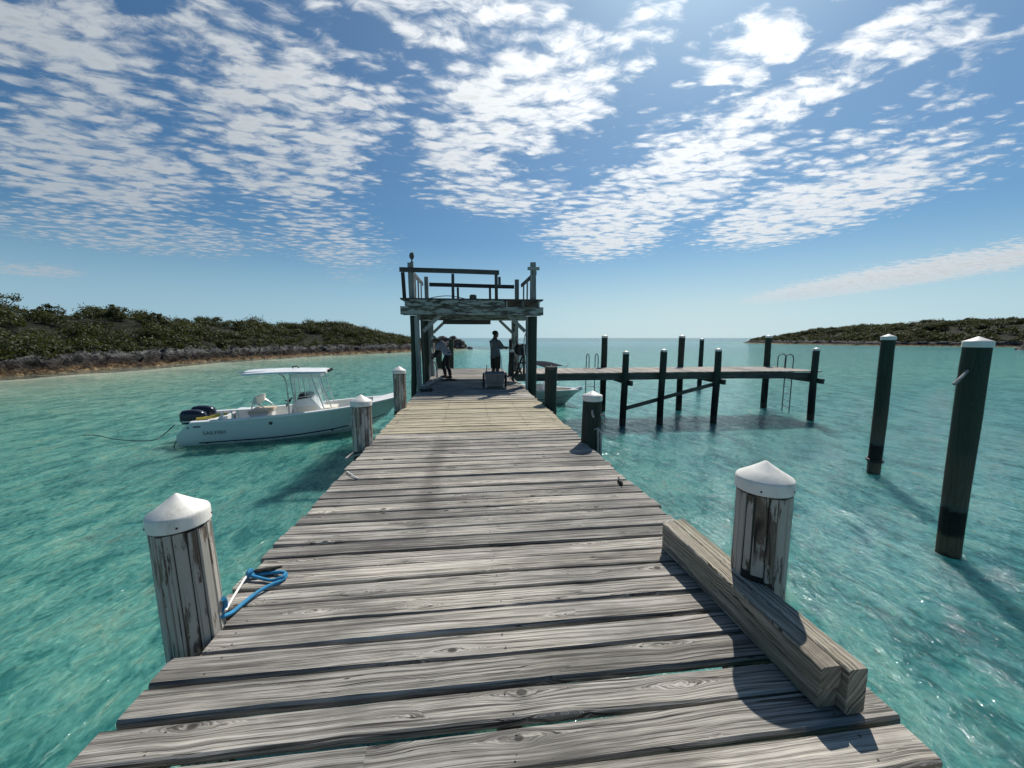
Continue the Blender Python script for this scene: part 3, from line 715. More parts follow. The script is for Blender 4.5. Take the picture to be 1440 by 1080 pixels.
# ------------------------------------------------------------------ pilings
def cap_mesh(r, h=.160, sk=.058):
    mb = MB()
    mb.lathe([(r*.96, -.004), (r, 0), (r, sk*.6), (r*.998, sk-.004), (r*.988, sk+.005), (r*.95, sk+.014), (r*.55, sk+(h-sk)*.48), (r*.2, sk+(h-sk)*.82), (r*.09, sk+(h-sk)*.935), (r*.035, h-.002), (.001, h)], n=40)
    return mb.mesh('cap')
def screws_mesh(r, sk, n=8, off=.2):
    mb = MB()
    for k in range(n):
        a = off+2*pi*k/n; mb.ball((r*cos(a), r*sin(a), sk*.3), (.008, .008, .008), 8)
    return mb.mesh('screws')
def stave_post(mb, r0, r1, z0, z1, n=17, seed=0, tarred=None, missing=()):
    rnd = random.Random(seed); hs = [z0, z0+(z1-z0)*.3]
    ph = rnd.uniform(0, 6); w_ = [rnd.uniform(.75, 1.3) for _ in range(n)]; tot = sum(w_)
    a = -pi/2-pi*.9
    for k in range(n):
        da = 2*pi*w_[k]/tot; a0, a1 = a+.018, a+da-.018; a += da
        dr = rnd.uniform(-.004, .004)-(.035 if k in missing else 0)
        zt = z1-rnd.uniform(0, .012); zb = z0+rnd.uniform(-.01, .01)
        black_part = tarred.get(k) if tarred else None
        segs = [zb]+([zb+.02, black_part] if black_part else [])+[zb+(zt-zb)*u for u in (.35, .7)]+[zt]
        segs = sorted(set(segs)); vs = []; m8 = 6
        for z in segs:
            u = (z-z0)/(z1-z0); r = r0+(r1-r0)*u+dr
            wv = .003*sin(z*9+k)
            am = (a0+a1)/2
            ring = [(r-.025, a0), (r-.006, a0), (r, a0+(a1-a0)*.12), (r, a1-(a1-a0)*.12), (r-.006, a1), (r-.025, a1)]
            vs += [((q+wv*.5)*cos(b_), (q+wv*.5)*sin(b_), z) for q, b_ in ring]
        b0 = len(mb.v)
        fs = []; mis = []
        for i in range(len(segs)-1):
            dark = (k in missing) or (black_part and segs[i+1] <= black_part+1e-6)  # missing stave: gap shade painted black; others black up to a height
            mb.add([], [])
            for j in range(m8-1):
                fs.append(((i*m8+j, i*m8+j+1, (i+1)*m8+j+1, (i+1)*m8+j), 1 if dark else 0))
        t = (len(segs)-1)*m8
        fs.append((tuple(t+j for j in range(m8)), 0)); fs.append((tuple(range(m8))[::-1], 0))
        mb.v += vs
        for f, mi in fs: mb.f.append(tuple(i+b0 for i in f)); mb.m.append(mi); mb.sm.append(False)
def round_post(mb, r0, r1, z0, z1, seed=0, n=22, lean=(0, 0), wob=.02):
    rnd = random.Random(seed); ph = [rnd.uniform(0, 6) for _ in range(5)]; vs = []; m_ = 16
    for i in range(m_+1):
        u = i/m_; z = z0+(z1-z0)*u; r = r0+(r1-r0)*u
        ox = lean[0]*u+wob*(sin(u*4+ph[0])*2+.7*sin(u*11+ph[4]))*u*(1-u)*2; oy = lean[1]*u+wob*sin(u*3+ph[1])*u*(1-u)*3; r *= 1+.03*sin(u*9+ph[3])
        for k in range(n):
            a = 2*pi*k/n; q = r*(1+.03*sin(3*a+ph[2]+u*2)+.02*sin(7*a+ph[3]-u*3)+rnd.uniform(-.008, .008))
            vs.append((ox+q*cos(a), oy+q*sin(a), z))
    fs = [(i*n+k, i*n+(k+1)%n, (i+1)*n+(k+1)%n, (i+1)*n+k) for i in range(m_) for k in range(n)]
    fs.append(tuple(m_*n+k for k in range(n)))
    mb.add(vs, fs, 0, True)
BED = WATER-2.4
def staved_piling(x, y, r, top, label, mt, z0=-.25, core=True, seed=0, lean=(0,0), **kw):
    e = empty('piling', (x, y, 0), 0, label, 'piling', 'white capped pilings along the pier')
    if lean != (0, 0): e.rotation_euler = (lean[1], lean[0], 0)
    mb = MB(); stave_post(mb, r*1.0, r*.97, z0, top, seed=seed, **kw)
    local('post', mb.mesh('post'), [M[mt], M['black_part']], e)
    mb = MB(); round_post(mb, r*.93, r*.9, BED, top-.02, seed); local('core', mb.mesh('core'), M['pile_dark'], e)
    c = local('cap', cap_mesh(r*1.03), M['cap'], e); c.location = (0, 0, top+.008)
    if seed < 10:
        for a_ in (-2.35, -1.05, .4, 2.2):
            mb = MB(); mb.ball((0, 0, 0), (.0055, .0055, .0055), 8); s = local('screw', mb.mesh('screw'), M['screw'], c); s.location = (r*1.03*cos(a_), r*1.03*sin(a_), .022)
    return e
pl = staved_piling(-1.455, 2.07, .128, .60, 'big weathered piling with white cone cap at left front, blue rope tied round its foot', 'stave', z0=-.75, seed=3, lean=(-.035, 0))
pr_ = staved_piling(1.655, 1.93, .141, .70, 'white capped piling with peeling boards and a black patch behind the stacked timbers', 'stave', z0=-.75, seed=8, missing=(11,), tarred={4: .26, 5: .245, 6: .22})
staved_piling(-1.53, 5.72, .145, .575, 'nearer of the two flaking capped pilings beside the moored boat', 'stave_mid', z0=-.06, seed=12)
staved_piling(-1.50, 8.75, .140, .765, 'farther flaking capped piling at the bow of the moored boat', 'stave_mid', z0=-.06, seed=21)

def plain_piling(name, x, y, r0, r1, top, label, mt='pile', cap=True, group=None, lean=(0,0), seed=0, capscale=1.04):
    e = empty(name, (x, y, WATER), 0, label, 'piling', group)
    mb = MB(); round_post(mb, r0*1.03, r1, -2.4, top-WATER, seed, lean=lean)
    local('post', mb.mesh('post'), M[mt], e)
    if cap:
        c = local('cap', cap_mesh(r1*capscale, r1*1.05, r1*.5), M['cap'], e); c.location = (lean[0], lean[1], top-WATER-.03)
    return e
mr = plain_piling('piling', 1.83, 5.50, .145, .140, .66, 'black tarred piling with white cap and hanging rope at the pier\'s right side', 'pile_dark', group='white capped pilings along the pier', seed=4)
mb = MB()
mb.tube([(-.02,-.165,2.18),(.03,-.168,2.2),(.045,-.165,2.05),(.04,-.17,1.8),(.0,-.18,1.6),(-.09,-.2,1.45),(-.2,-.2,1.33)], .014, 8)
mb.tube([(.03,-.165,2.2),(.085,-.16,2.12),(.10,-.155,1.7),(.095,-.155,1.2),(.08,-.16,.9)], .017, 8)
pieces('rope', mb, M['grey_rope'], mr)
mb = MB(); mb.tube([(.09,-.12,2.37),(.12,-.17,2.40),(.13,-.185,2.34),(.10,-.17,2.28)], .016, 8); mb.tube([(-.05,-.15,2.46),(-.05,-.175,2.40),(-.03,-.17,2.36)], .016, 8)
pieces('hook', mb, M['grey_rope'], mr)

# square black post beside the pier
x, y = 1.98, 9.05
e = empty('piling', (x, y, 0), 0, 'uncapped dark square-cut piling on the right side of the pier, boat bow beyond it', 'piling')
mb = MB(); round_post(mb, .15, .145, BED, .86, 31, n=18); local('post', mb.mesh('post'), M['pile_dark'], e)
mb = MB(); mb.lathe([(.001,.872),(.12,.872),(.147,.866),(.15,.852),(.147,.80)], n=20); local('cap_plate', mb.mesh('cap_plate'), M['dark_board'], e)

# two tall mooring pilings standing free on the right
GM = 'tall free-standing mooring pilings'
m1 = plain_piling('mooring_piling', 7.72, 5.08, .145, .155, 1.44, 'largest free-standing green piling at far right, white cap and a rod sticking out', group=GM, seed=2, capscale=1.08, lean=(.0, 0))
mb = MB(); mb.tube([(-.12,-.02,3.02),(-.38,-.05,2.82)], [.02,.02], 8); mb.tube([(-.33,-.045,2.86),(-.40,-.052,2.80)], .026, 8)
local('rod', mb.mesh('rod'), M['grey_board'], m1)
m2 = plain_piling('mooring_piling', 10.44, 8.60, .135, .14, 1.53, 'second tall free-standing green piling, roped near the waterline, left of the largest one', group=GM, seed=6, capscale=1.08)
mb = MB()
for dz in (0, .035): mb.tube([(.165*cos(a), .165*sin(a), .34+dz+.02*sin(a)) for a in np.linspace(0, 2*pi, 21)], .018, 7)
mb.tube([(-.165,-.03,.36),(-.20,-.06,.30),(-.19,-.06,.16),(-.2,-.05,.05)], .022, 7)
local('rope', mb.mesh('rope'), M['black_rubber'], m2)

# ------------------------------------------------------------------ side dock on the right
SD = .17; Y0, Y1 = 14.86, 17.35
sd_ = empty('side_dock', (8.5, 16, 0), 0, 'narrow side dock of pale planks on dark piles, right of the tower', 'dock')
def sdz(x): return SD-.004*max(0, x-11)**1.5*.9
mb = MB(); x = 1.80; rnd = random.Random(9)
while x < 14.95:
    wd = .142; z = sdz(x+wd/2)
    a, b_ = Y0-rnd.uniform(.0, .05), Y1+rnd.uniform(0, .05)
    e_ = .005; vs = []
    for yy in (a, (a+b_)/2+rnd.uniform(-.2,.2), b_):
        dz = rnd.uniform(-.004, .004)
        vs += [(x+.004, yy, z-.04+dz), (x+wd-.01, yy, z-.04+dz), (x+wd-.01, yy, z-e_+dz), (x+wd-.01-e_, yy, z+dz), (x+.004+e_, yy, z+dz), (x+.004, yy, z-e_+dz)]
    fs = [(i*6+j, i*6+(j+1)%6, (i+1)*6+(j+1)%6, (i+1)*6+j) for i in range(2) for j in range(6)]+[tuple(range(6))[::-1], tuple(12+j for j in range(6))]
    mb.add(vs, fs); x += wd
link('planking', mb.mesh('planking'), M['deck_side'], sd_)
def sbeam(name, p0, p1, w_, h, m='dark_board', parent=sd_): return bar(name, p0, p1, w_, h, M[m], parent)
sbeam('fascia', (1.82, Y0+.06, SD-.175), (11.2, Y0+.06, SD-.175), .055, .26)
sbeam('fascia', (11.202, Y0+.06, sdz(11.2)-.175), (14.7, Y0+.06, sdz(14.7)-.2), .055, .26)
sbeam('fascia', (1.82, Y1-.06, SD-.175), (14.7, Y1-.06, sdz(14.7)-.19), .055, .26)
sbeam('joist', (1.82, 16.1, SD-.175), (14.7, 16.1, sdz(14.7)-.19), .055, .24)
PF = [(6.18,'narrow green piling at the near edge of the side dock, first from the tower'),(7.72,'capped green piling second from the left along the near edge of the side dock'),(10.08,'capped piling at the near edge of the side dock where the diagonal brace ends'),(14.47,'capped piling at the outer right end of the side dock beside the ladder')]
PB = [(6.42,17.72,'tall capped piling behind the side dock beside the left ladder'),(10.2,17.6,'tall capped piling behind the middle of the side dock'),(14.75,17.65,'tall capped piling behind the side dock left of the arched ladder')]
GS = 'capped pilings holding the side dock'
tops = [.95, 1.02, 1.04, 1.05]
for k, (x, lab) in enumerate(PF):
    yy = 14.70
    plain_piling('piling', x, yy, .125, .128, tops[k], lab, 'pile_dark', group=GS, seed=40+k, lean=(.03 if k != 1 else .06, 0))
for k, (x, yy, lab) in enumerate(PB):
    plain_piling('piling', x, yy, .135, .14, 1.58, lab, 'pile_dark', group=GS, seed=50+k)
for x in (6.18+.19, 10.08+.2, 14.47+.2):
    sbeam('cap_beam', (x, 14.42, sdz(x)-.40), (x, 17.95, sdz(x)-.34), .10, .20)
sbeam('brace', (6.35, 14.84, -1.28), (10.05, 14.84, -.36), .05, .15)
x, y = G(985.5, 27.0)
plain_piling('piling', x, y, .15, .145, 1.42, 'lone capped piling far out in the water beyond the side dock', 'pile_dark', seed=61)
# bare pile heads at the end of the pier
for px, f, r, top, lab in ((617, 20.3, .16, 1.50, 'olive pile head at the pier end, half hidden behind the bending man'), (635, 20.1, .12, 1.46, 'dark green pile head at the pier end just right of the bending man')):
    x, y = G(px, f)
    plain_piling('piling', x, y, r, r, top, lab, 'pile', cap=False, group='uncapped pile heads at the pier end', seed=int(px))
x, y = G(719.5, 16.2)
plain_piling('piling', x, y, .115, .115, 1.46, 'short green piling with light cap between the standing man and the right tower legs', 'pile_dark', seed=71, capscale=1.0)

# ladders on the back of the side dock
def ladder(x, label, y=Y1+.06, rz=0):
    e = empty('ladder', (x, y, sdz(x)), rz, label, 'ladder', 'swim ladders on the side dock')
    for sx_ in (-.21, .21):
        mb = MB(); pts = [(sx_, .03, -2.2), (sx_, .03, -.3), (sx_, .03, .45)]
        pts += [(sx_, .03-.21+.21*cos(a), .45+.2*sin(a)) for a in np.linspace(.25, pi, 9)]
        pts += [(sx_, -.39, .2), (sx_, -.39, .012)]
        mb.tube(pts, .021, 8); local('rail', mb.mesh('rail'), M['steel'], e)
    for k in range(6):
        mb = MB(); z = -.25-.32*k; mb.box((0, .03, z), (.40, .055, .022)); local('rung', mb.mesh('rung'), M['steel'], e)
    return e
x, _ = G(827, 18.3); ladder(x+.02, 'slim ladder with two hoop handles on the side dock near the boat bow')
ladder(15.02, 'ladder with arched handles hanging at the right end of the side dock', 16.62, -pi/2)
x = 14.25
o = link('hanging_line', (lambda mb: (mb.tube([(0,0,-.35),(.02,0,-.8),(.12,.0,-1.3),(.3,.0,-1.75)], .012, 6), mb.mesh('hanging_line'))[1])(MB()), M['black_rubber']); o.location = (x, 17.2, 0)
tag(o, 'thin dark line dangling under the side dock left of the arched ladder', 'rope')

# ------------------------------------------------------------------ the tower
TW = empty('tower', (.25, 14.2, 0), 0, 'peeling grey-green timber tower with a railed upper platform straddling the end of the pier', 'tower')
TF, TB = 12.55, 16.05
XL, XR = -1.62, 2.06
def tb(name, p0, p1, w_, h, m, **kw): return bar(name, p0, p1, w_, h, M[m], TW, **kw)
def pile(x, y, r, top, seed):
    mb = MB(); round_post(mb, r*1.05, r, BED, top, seed, n=16, wob=.03)
    me = mb.mesh('pile'); link('pile', me, M['pile'], TW, Matrix.Translation((x, y, 0)))
pile(XL-.07, TF+.05, .085, 2.24, 81); pile(XR+.06, TF+.05, .15, 2.24, 82); pile(XL-.04, TB, .13, 2.24, 83)
tb('post', (XL+.09, TF-.02, -.3), (XL+.06, TF-.02, 2.24), .14, .15, 'grey_board'); tb('post', (XL+.225, TF+.06, -.3), (XL+.20, TF+.06, 2.24), .07, .10, 'dark_board')
tb('post', (XR-.135, TF-.02, -.3), (XR-.135, TF-.02, 2.24), .07, .12, 'grey_board')
tb('post', (XL+.17, TB, 0.0), (XL+.17, TB, 2.24), .20, .16, 'grey_board')
tb('post', (XR-.10, TB, 0.0), (XR-.10, TB, 2.24), .26, .22, 'paint_board')
# beams: front and back girders, platform joists and boards
tb('girder', (-2.02, TF-.17, 2.385), (2.42, TF-.17, 2.385), .09, .25, 'paint_board')
tb('girder', (-2.00, TF+.18, 2.385), (2.40, TF+.18, 2.385), .09, .25, 'dark_board')
tb('girder', (-1.95, TB-.17, 2.385), (2.38, TB-.17, 2.385), .09, .26, 'paint_board')
tb('girder', (-1.95, TB+.15, 2.385), (2.38, TB+.15, 2.385), .09, .26, 'dark_board')
for k, x in enumerate(np.linspace(-1.83, 2.28, 9)):
    tb('joist', (x, TF-.20, 2.615), (x, TB+.2, 2.615), .05, .20, 'grey_board' if x > 1 else 'dark_board')
for x0, x1 in ((-1.88, -1.08), (-1.075, -.25), (-.245, .42), (.425, 1.18)):
    tb('fascia', (x0, TF-.23, 2.62), (x1, TF-.23, 2.62), .035, .19, 'paint_board')
mb = MB(); yy = TF-.27; k = 0
while yy < TB+.25:
    mb.box((.2, yy+.069, 2.738), (4.42+.02*(k % 3), .13, .035)); yy += .14; k += 1
o = link('platform_boards', mb.mesh('platform_boards'), M['rail_board'], TW)
# knee braces
for yy, s in ((TF-.05, 0), (TB-.05, 0)):
    tb('knee_brace', (XL+.26, yy, 1.75), (XL+.80, yy, 2.26), .06, .11, 'grey_board'); tb('knee_brace', (XR-.20, yy, 1.75), (XR-.74, yy, 2.26), .06, .11, 'grey_board')
tb('hanging_board', (-.95, TB-.16, 2.17), (.95, TB-.16, 2.17), .10, .16, 'rail_board')
# upper posts
ZP = 2.756
tb('upper_post', (-1.68, TF-.03, ZP), (-1.70, TF-.03, 3.83), .17, .14, 'grey_board')
tb('upper_post', (XR+.07, TF-.03, ZP), (XR+.05, TF-.03, 3.92), .16, .16, 'grey_board')
tb('upper_post', (XL+.04, TB, ZP), (XL+.04, TB, 3.95), .15, .15, 'grey_board')
tb('upper_post', (XR-.02, TB, ZP), (XR-.02, TB, 3.90), .16, .15, 'grey_board')
tb('crosspiece', (XR-.14, TF-.125, 3.72), (XR+.24, TF-.125, 3.72), .03, .10, 'grey_board')
# rails
tb('rail', (-2.02, TF-.13, 3.615), (1.02, TF-.13, 3.575), .045, .14, 'rail_board')
tb('rail_post', (-1.90, TF-.08, ZP), (-1.93, TF-.08, 3.54), .11, .05, 'rail_board')
tb('rail_post', (-.42, TF-.08, ZP), (-.42, TF-.08, 3.52), .09, .05, 'rail_board'); tb('rail_post', (.93, TF-.08, ZP), (.93, TF-.08, 3.51), .10, .05, 'rail_board')
tb('switch_box', (1.03, TF-.08, 3.15), (1.03, TF-.08, 3.45), .08, .06, 'rail_board')
tb('rail', (XL+.14, TB+.06, 3.66), (XR-.12, TB+.06, 3.62), .045, .15, 'rail_board')
for x in (-.35, .95): tb('rail_post', (x, TB+.11, ZP), (x, TB+.11, 3.57), .09, .05, 'rail_board')
for x, xs_ in ((XL-.10, -1), (XR+.16, 1)):
    tb('rail', (x, TF+.06, 3.62), (x, TB-.09, 3.66), .045, .14, 'rail_board')
    for yy in (13.3, 14.1, 15.0): tb('rail_post', (x-xs_*.05, yy, ZP), (x-xs_*.05, yy, 3.57), .045, .10, 'grey_board')
# lantern on the front left post
mb = MB(); mb.lathe([(.001,0),(.045,0),(.045,.02),(.022,.03),(.022,.09),(.06,.13),(.075,.19),(.07,.24),(.05,.28),(.02,.30),(.001,.305)], n=14)
lm = link('lantern', mb.mesh('lantern'), M['rail_board'], TW, Matrix.Translation((-1.655, TF-.03, 3.84)))
mb = MB(); mb.ball((.04, -.01, .30), (.03, .03, .03), 10); link('lantern_lens', mb.mesh('lantern_lens'), M['cap'], lm, Matrix.Translation((-1.655, TF-.03, 3.84)))
# low arched tubes lying on the platform
o = link('tube_hoop', (lambda mb: (mb.tube([(-.9+1.45*u, .35*sin(u*3), .012+.16*sin(pi*u)) for u in np.linspace(0, 1, 16)], .014, 6), mb.tube([(-.75+1.5*u, .6+.2*sin(u*3), .012+.10*sin(pi*u)) for u in np.linspace(0, 1, 14)], .014, 6), mb.mesh('tube_hoop'))[2])(MB()), M['black_rubber']); o.location = (-.45, TF+.35, ZP)
tag(o, 'dark bowed tube lying on the tower platform behind the front rail', 'tube')
mb = MB(); mb.box((0,0,.06), (.22,.16,.12)); mb.box((0,0,.13), (.16,.1,.03)); o = link('small_box', mb.mesh('small_box'), M['under']); o.location = (.2, TF-.0, ZP); tag(o, 'small brown box sitting at the front edge of the tower platform', 'box')
def on(px, py, z):
    r = ray(px, py); t = (z-EYE)/r[2]; return Vector((r[0]*t, r[1]*t, z))
# ------------------------------------------------------------------ timbers on the right edge of the deck
GT = 'timbers stacked on the deck edge'
def timber(p0, p1, w_, h, lab, seed):
    p0, p1 = Vector(p0), Vector(p1); x = (p1-p0); L = x.length; x.normalize(); y_ = Vector((0,0,1)).cross(x).normalized(); z_ = x.cross(y_)
    T = Matrix((x, y_, z_)).transposed().to_4x4(); T.translation = (p0+p1)/2
    o = link('timber', board_mesh('timber', L, w_, h, seg=48, wob=.0025, bev=.007, seed=seed, jit=.0016), M['beam'], None, T)
    tag(o, lab, 'timber', GT)
timber((1.478, 1.30, .056), (1.455, 2.56, .056), .088, .104, 'lower of the two left-hand timbers stacked on the deck edge, resting on the planks', 3)
timber((1.474, 1.285, .160), (1.448, 2.55, .160), .092, .100, 'upper of the two left-hand timbers stacked on the deck edge, with bleached top', 5)
timber((1.572, 1.262, .106), (1.545, 2.58, .106), .090, .204, 'tall timber beam at the outer right deck edge showing end-grain rings beside the stacked pair', 8)

# ------------------------------------------------------------------ blue and white rope at the left piling
e = empty('mooring_rope', (-1.3, 2.2, 0), 0, 'bright blue mooring rope looped on the planks at the foot of the left piling', 'rope')
def pathw(pp): return [on(a, b, z) for a, b, z in pp]
def spl(P, n=6):
    out = []; P = [Vector(p) for p in P]
    for i in range(len(P)-1):
        a, b_, c, d = P[max(i-1,0)], P[i], P[i+1], P[min(i+2, len(P)-1)]
        for k in range(n):
            t = k/n; out.append(.5*((2*b_)+(c-a)*t+(2*a-5*b_+4*c-d)*t*t+(3*b_-a-3*c+d)*t**3))
    out.append(P[-1]); return out
mb = MB()
mb.tube(spl(pathw([(284,892,-.03),(293,878,.05),(303,868,.075),(316,866,.05),(328,860,.03),(345,846,.022),(362,833,.02),(380,823,.02),(394,817,.02),(402,810,.022),(399,805,.024),(385,805,.02),(370,807,.02),(356,808,.022),(351,807,.03)])), .0115, 10)
mb.tube(spl(pathw([(355,810,.03),(366,813,.022),(382,816,.02),(396,812,.035),(402,806,.04)])), .0105, 10)
mb.tube(spl(pathw([(294,875,.06),(303,862,.09),(313,858,.085),(317,852,.10),(316,844,.14),(314,842,.16)])), .012, 10)
# knots
for c, r in (((296,872),.030),((305,866),.026),((352,808),.022)):
    p = on(c[0], c[1], .06 if c[0] < 340 else .03)
    for k in range(3):
        q = [p+Vector((r*.9*cos(a)*cos(k), (r*.8*sin(a)), r*.9*cos(a)*sin(k*1.1)+.006*k)) for a in np.linspace(0, 2*pi, 13)]
        mb.tube(q, .011, 8)
link('blue_strand', mb.mesh('blue_strand'), M['blue_rope'], e)
mb = MB(); mb.tube(spl(pathw([(317,859,.09),(326,843,.06),(337,825,.045),(347,809,.035)])), .007, 8); link('white_strand', mb.mesh('white_strand'), M['white_rope'], e)
# galvanised cleats on the planks
def cleat(x, y, rz, lab, s=1.0):
    e = empty('cleat', (x, y, .003), rz, lab, 'cleat', 'cleats along the pier')
    mb = MB(); mb.tube([(-.12*s,0,.050*s),(-.06*s,0,.045*s),(.06*s,0,.045*s),(.12*s,0,.050*s)], [.010*s,.016*s,.016*s,.010*s], 8)
    local('horn', mb.mesh('horn'), M['screw'], e)
    mb = MB(); mb.box((0,0,.006),(.13*s,.055*s,.012)); mb.box((-.035*s,0,.025),(.022,.03,.04*s)); mb.box((.035*s,0,.025),(.022,.03,.04*s)); local('foot', mb.mesh('foot'), M['screw'], e)
p = on(344, 811, 0); cleat(p.x+.13, p.y, .2, 'small dark cleat at the left deck edge with the blue rope hitched to it', .8)
p = on(872, 680, 0); cleat(p.x, p.y, 1.45, 'dark cleat on the right edge of the pier beyond the stacked timbers', .7)
# bit of pale line on the left edge, and the line lashing the flaking piling
mb = MB(); mb.tube(spl([on(488,663,.012), on(494,667,.02), on(500,671,.012), on(504,673,.01)]), .007, 6)
o = link('rope_end', mb.mesh('rope_end'), M['white_rope']); tag(o, 'short frayed end of pale rope on the left edge of the pier', 'rope')
mb = MB(); mb.tube(spl([(-1.43,5.50,-.06),(-1.58,5.555,-.10),(-1.73,5.62,-.17),(-1.77,5.72,-.19),(-1.72,5.84,-.16),(-1.6,5.88,-.1)]), .014, 7)
o = link('lashing', mb.mesh('lashing'), M['grey_rope']); tag(o, 'grey rope lashed round the nearer flaking piling below its boards', 'rope')

# ------------------------------------------------------------------ boats
def hull_boat(e, L, B, sheer0, sheer1, mats, sole=.28, foredeck=.86, drop=True, inner_w=.2):
    """stations run stern to bow; outer shell, sheer cap, liner and sole each get their own mesh"""
    N = 30; st = []
    for i in range(N+1):
        t = i/N
        b_ = B/2*(1-.10*(1-t)**2)*(1-max(0, (t-.42)/.58)**3.0)+.012
        bc = B/2*.84*(1-max(0, (t-.32)/.68)**1.75)+.008
        zs = sheer0+(sheer1-sheer0)*t**1.9
        zc = .02+.62*max(0, t-.25)**2.2*1.5
        zk = -.38+max(0, (t-.55)/.45)**2.6*(.38+.30)
        xs = L*t; xc = xs-.16*L*max(0, (t-.6)/.4)**1.6*.55; xk = xs-.20*L*max(0, (t-.55)/.45)**1.5*.75
        st.append((t, xs, b_, zs, xc, bc, zc, xk, zk))
    out = MB(); vs = []; fs = []
    for t, xs, b_, zs, xc, bc, zc, xk, zk in st:
        row = []
        prof = [(xk, 0, zk), (xk*.5+xc*.5, bc*.5, zk*.5+zc*.5-.02), (xc, bc, zc), (xc, bc+.03*(1-t), zc+.03)]
        for u in (.25, .5, .75, .92, 1):
            fl = u**(1+.3*max(0, min(1, (t-.2)/.5)))
            prof.append((xc+(xs-xc)*u, bc+.03*(1-t)+(b_-bc-.03*(1-t))*fl+.03*sin(pi*u)*(1-t), zc+.03+(zs-zc-.03)*u))
        if drop and t < .05:
            fd_ = 1-t/.05
            for k, o_ in ((3, -.04), (4, -.13), (5, -.10), (6, .08), (7, .22), (8, .28)): prof[k] = (prof[k][0]+o_*(fd_ if t > 0 else 1), prof[k][1], prof[k][2])
        vs += [(x, y_, z) for x, y_, z in prof]+[(x, -y_, z) for x, y_, z in prof]
    k = 18
    for i in range(N):
        for s0 in (0, 9):
            for j in range(8): fs.append((i*k+s0+j, i*k+s0+j+1, (i+1)*k+s0+j+1, (i+1)*k+s0+j))
    out.add(vs, fs, 0, True)
    out.add([vs[j] for j in range(18)], [(0,1,2,3,4,5,6,7,8,17,16,15,14,13,12,11,10,9)], 0)
    me = out.mesh('hull', merge=.001)
    hull = local('hull', me, mats['hull'], e)
    # dark boot stripe: thin strips standing just proud of the topsides
    sp = MB()
    for s in (1, -1):
        v2 = []
        for i in range(2, N):
            a = Vector(vs[i*k+3]); b2 = Vector(vs[i*k+4]); a.y *= s; b2.y *= s
            d = Vector((0, .006*s, 0)); v2 += [a+(b2-a)*.20+d, a+(b2-a)*.42+d]
        sp.add(v2, [(2*i, 2*i+1, 2*i+3, 2*i+2) for i in range(N-3)], 0, True)
    local('boot_stripe', sp.mesh('boot_stripe'), mats['stripe'], hull)
    cap_ = MB(); lin = MB(); cv = []; lv = []
    for i, (t, xs, b_, zs, xc, bc, zc, xk, zk) in enumerate(st):
        so = max(sole, zc+.12, sole+.5*max(0, t-.6)); us = max(0, min(1, (so-zc)/(zs-zc))); yb = bc+(b_-bc)*us**1.3-.06; xb = xc+(xs-xc)*us
        xs = xs+(.28*(1-t/.05) if drop and t < .05 else 0); iw = inner_w*(1-.5*t); bi = max(.004, b_-iw); xi = xs-(.18 if t > .97 else 0)
        for s in (1, -1):
            cv += [(xs+.01*(t > .98), s*(b_+.022), zs-.035), (xs, s*(b_+.018), zs+.012), (xs, s*(b_-.02), zs+.03), (xi, s*bi, zs+.02), (xi, s*bi, zs-.03)]
        for s in (1, -1): lv += [(xi, s*bi, zs-.01), (min(xi-.02, xb-.05*t), s*max(.003, min(bi-.04, yb)), so)]
    for i in range(N):
        for s in (0, 5):
            for j in range(4): cap_.f.append((i*10+s+j, i*10+s+j+1, (i+1)*10+s+j+1, (i+1)*10+s+j)); cap_.m.append(0); cap_.sm.append(True)
    cap_.v = cv
    local('gunwale', cap_.mesh('gunwale'), mats['cap'], e)
    fl = []
    for i in range(N):
        for s in (0, 2): fl.append((i*4+s, i*4+s+1, (i+1)*4+s+1, (i+1)*4+s))
        fl.append((i*4+1, i*4+3, (i+1)*4+3, (i+1)*4+1))
    lin.add(lv, fl, 0, True); lin.add([lv[0], lv[1], lv[3], lv[2]], [(0,1,2,3)])
    local('liner', lin.mesh('liner', fix=False), mats['liner'], e)
    # foredeck
    fd = MB(); n0 = int(foredeck*N); fv = []
    for i in range(n0, N+1):
        t, xs, b_, zs = st[i][:4]; h = .05+.10*min(1, (t-foredeck)/(.1))
        bb = max(.003, b_-.05)
        fv += [(xs, bb, zs+.02), (xs, bb*.5, zs+.02+h*.8), (xs, 0, zs+.02+h), (xs, -bb*.5, zs+.02+h*.8), (xs, -bb, zs+.02)]
    fd.add(fv, [(i*5+j, i*5+j+1, (i+1)*5+j+1, (i+1)*5+j) for i in range(N-n0) for j in range(4)]+[(0,1,2,3,4)], 0, True)
    local('foredeck', fd.mesh('foredeck'), mats['cap'], e)
    return st, vs, k, hull
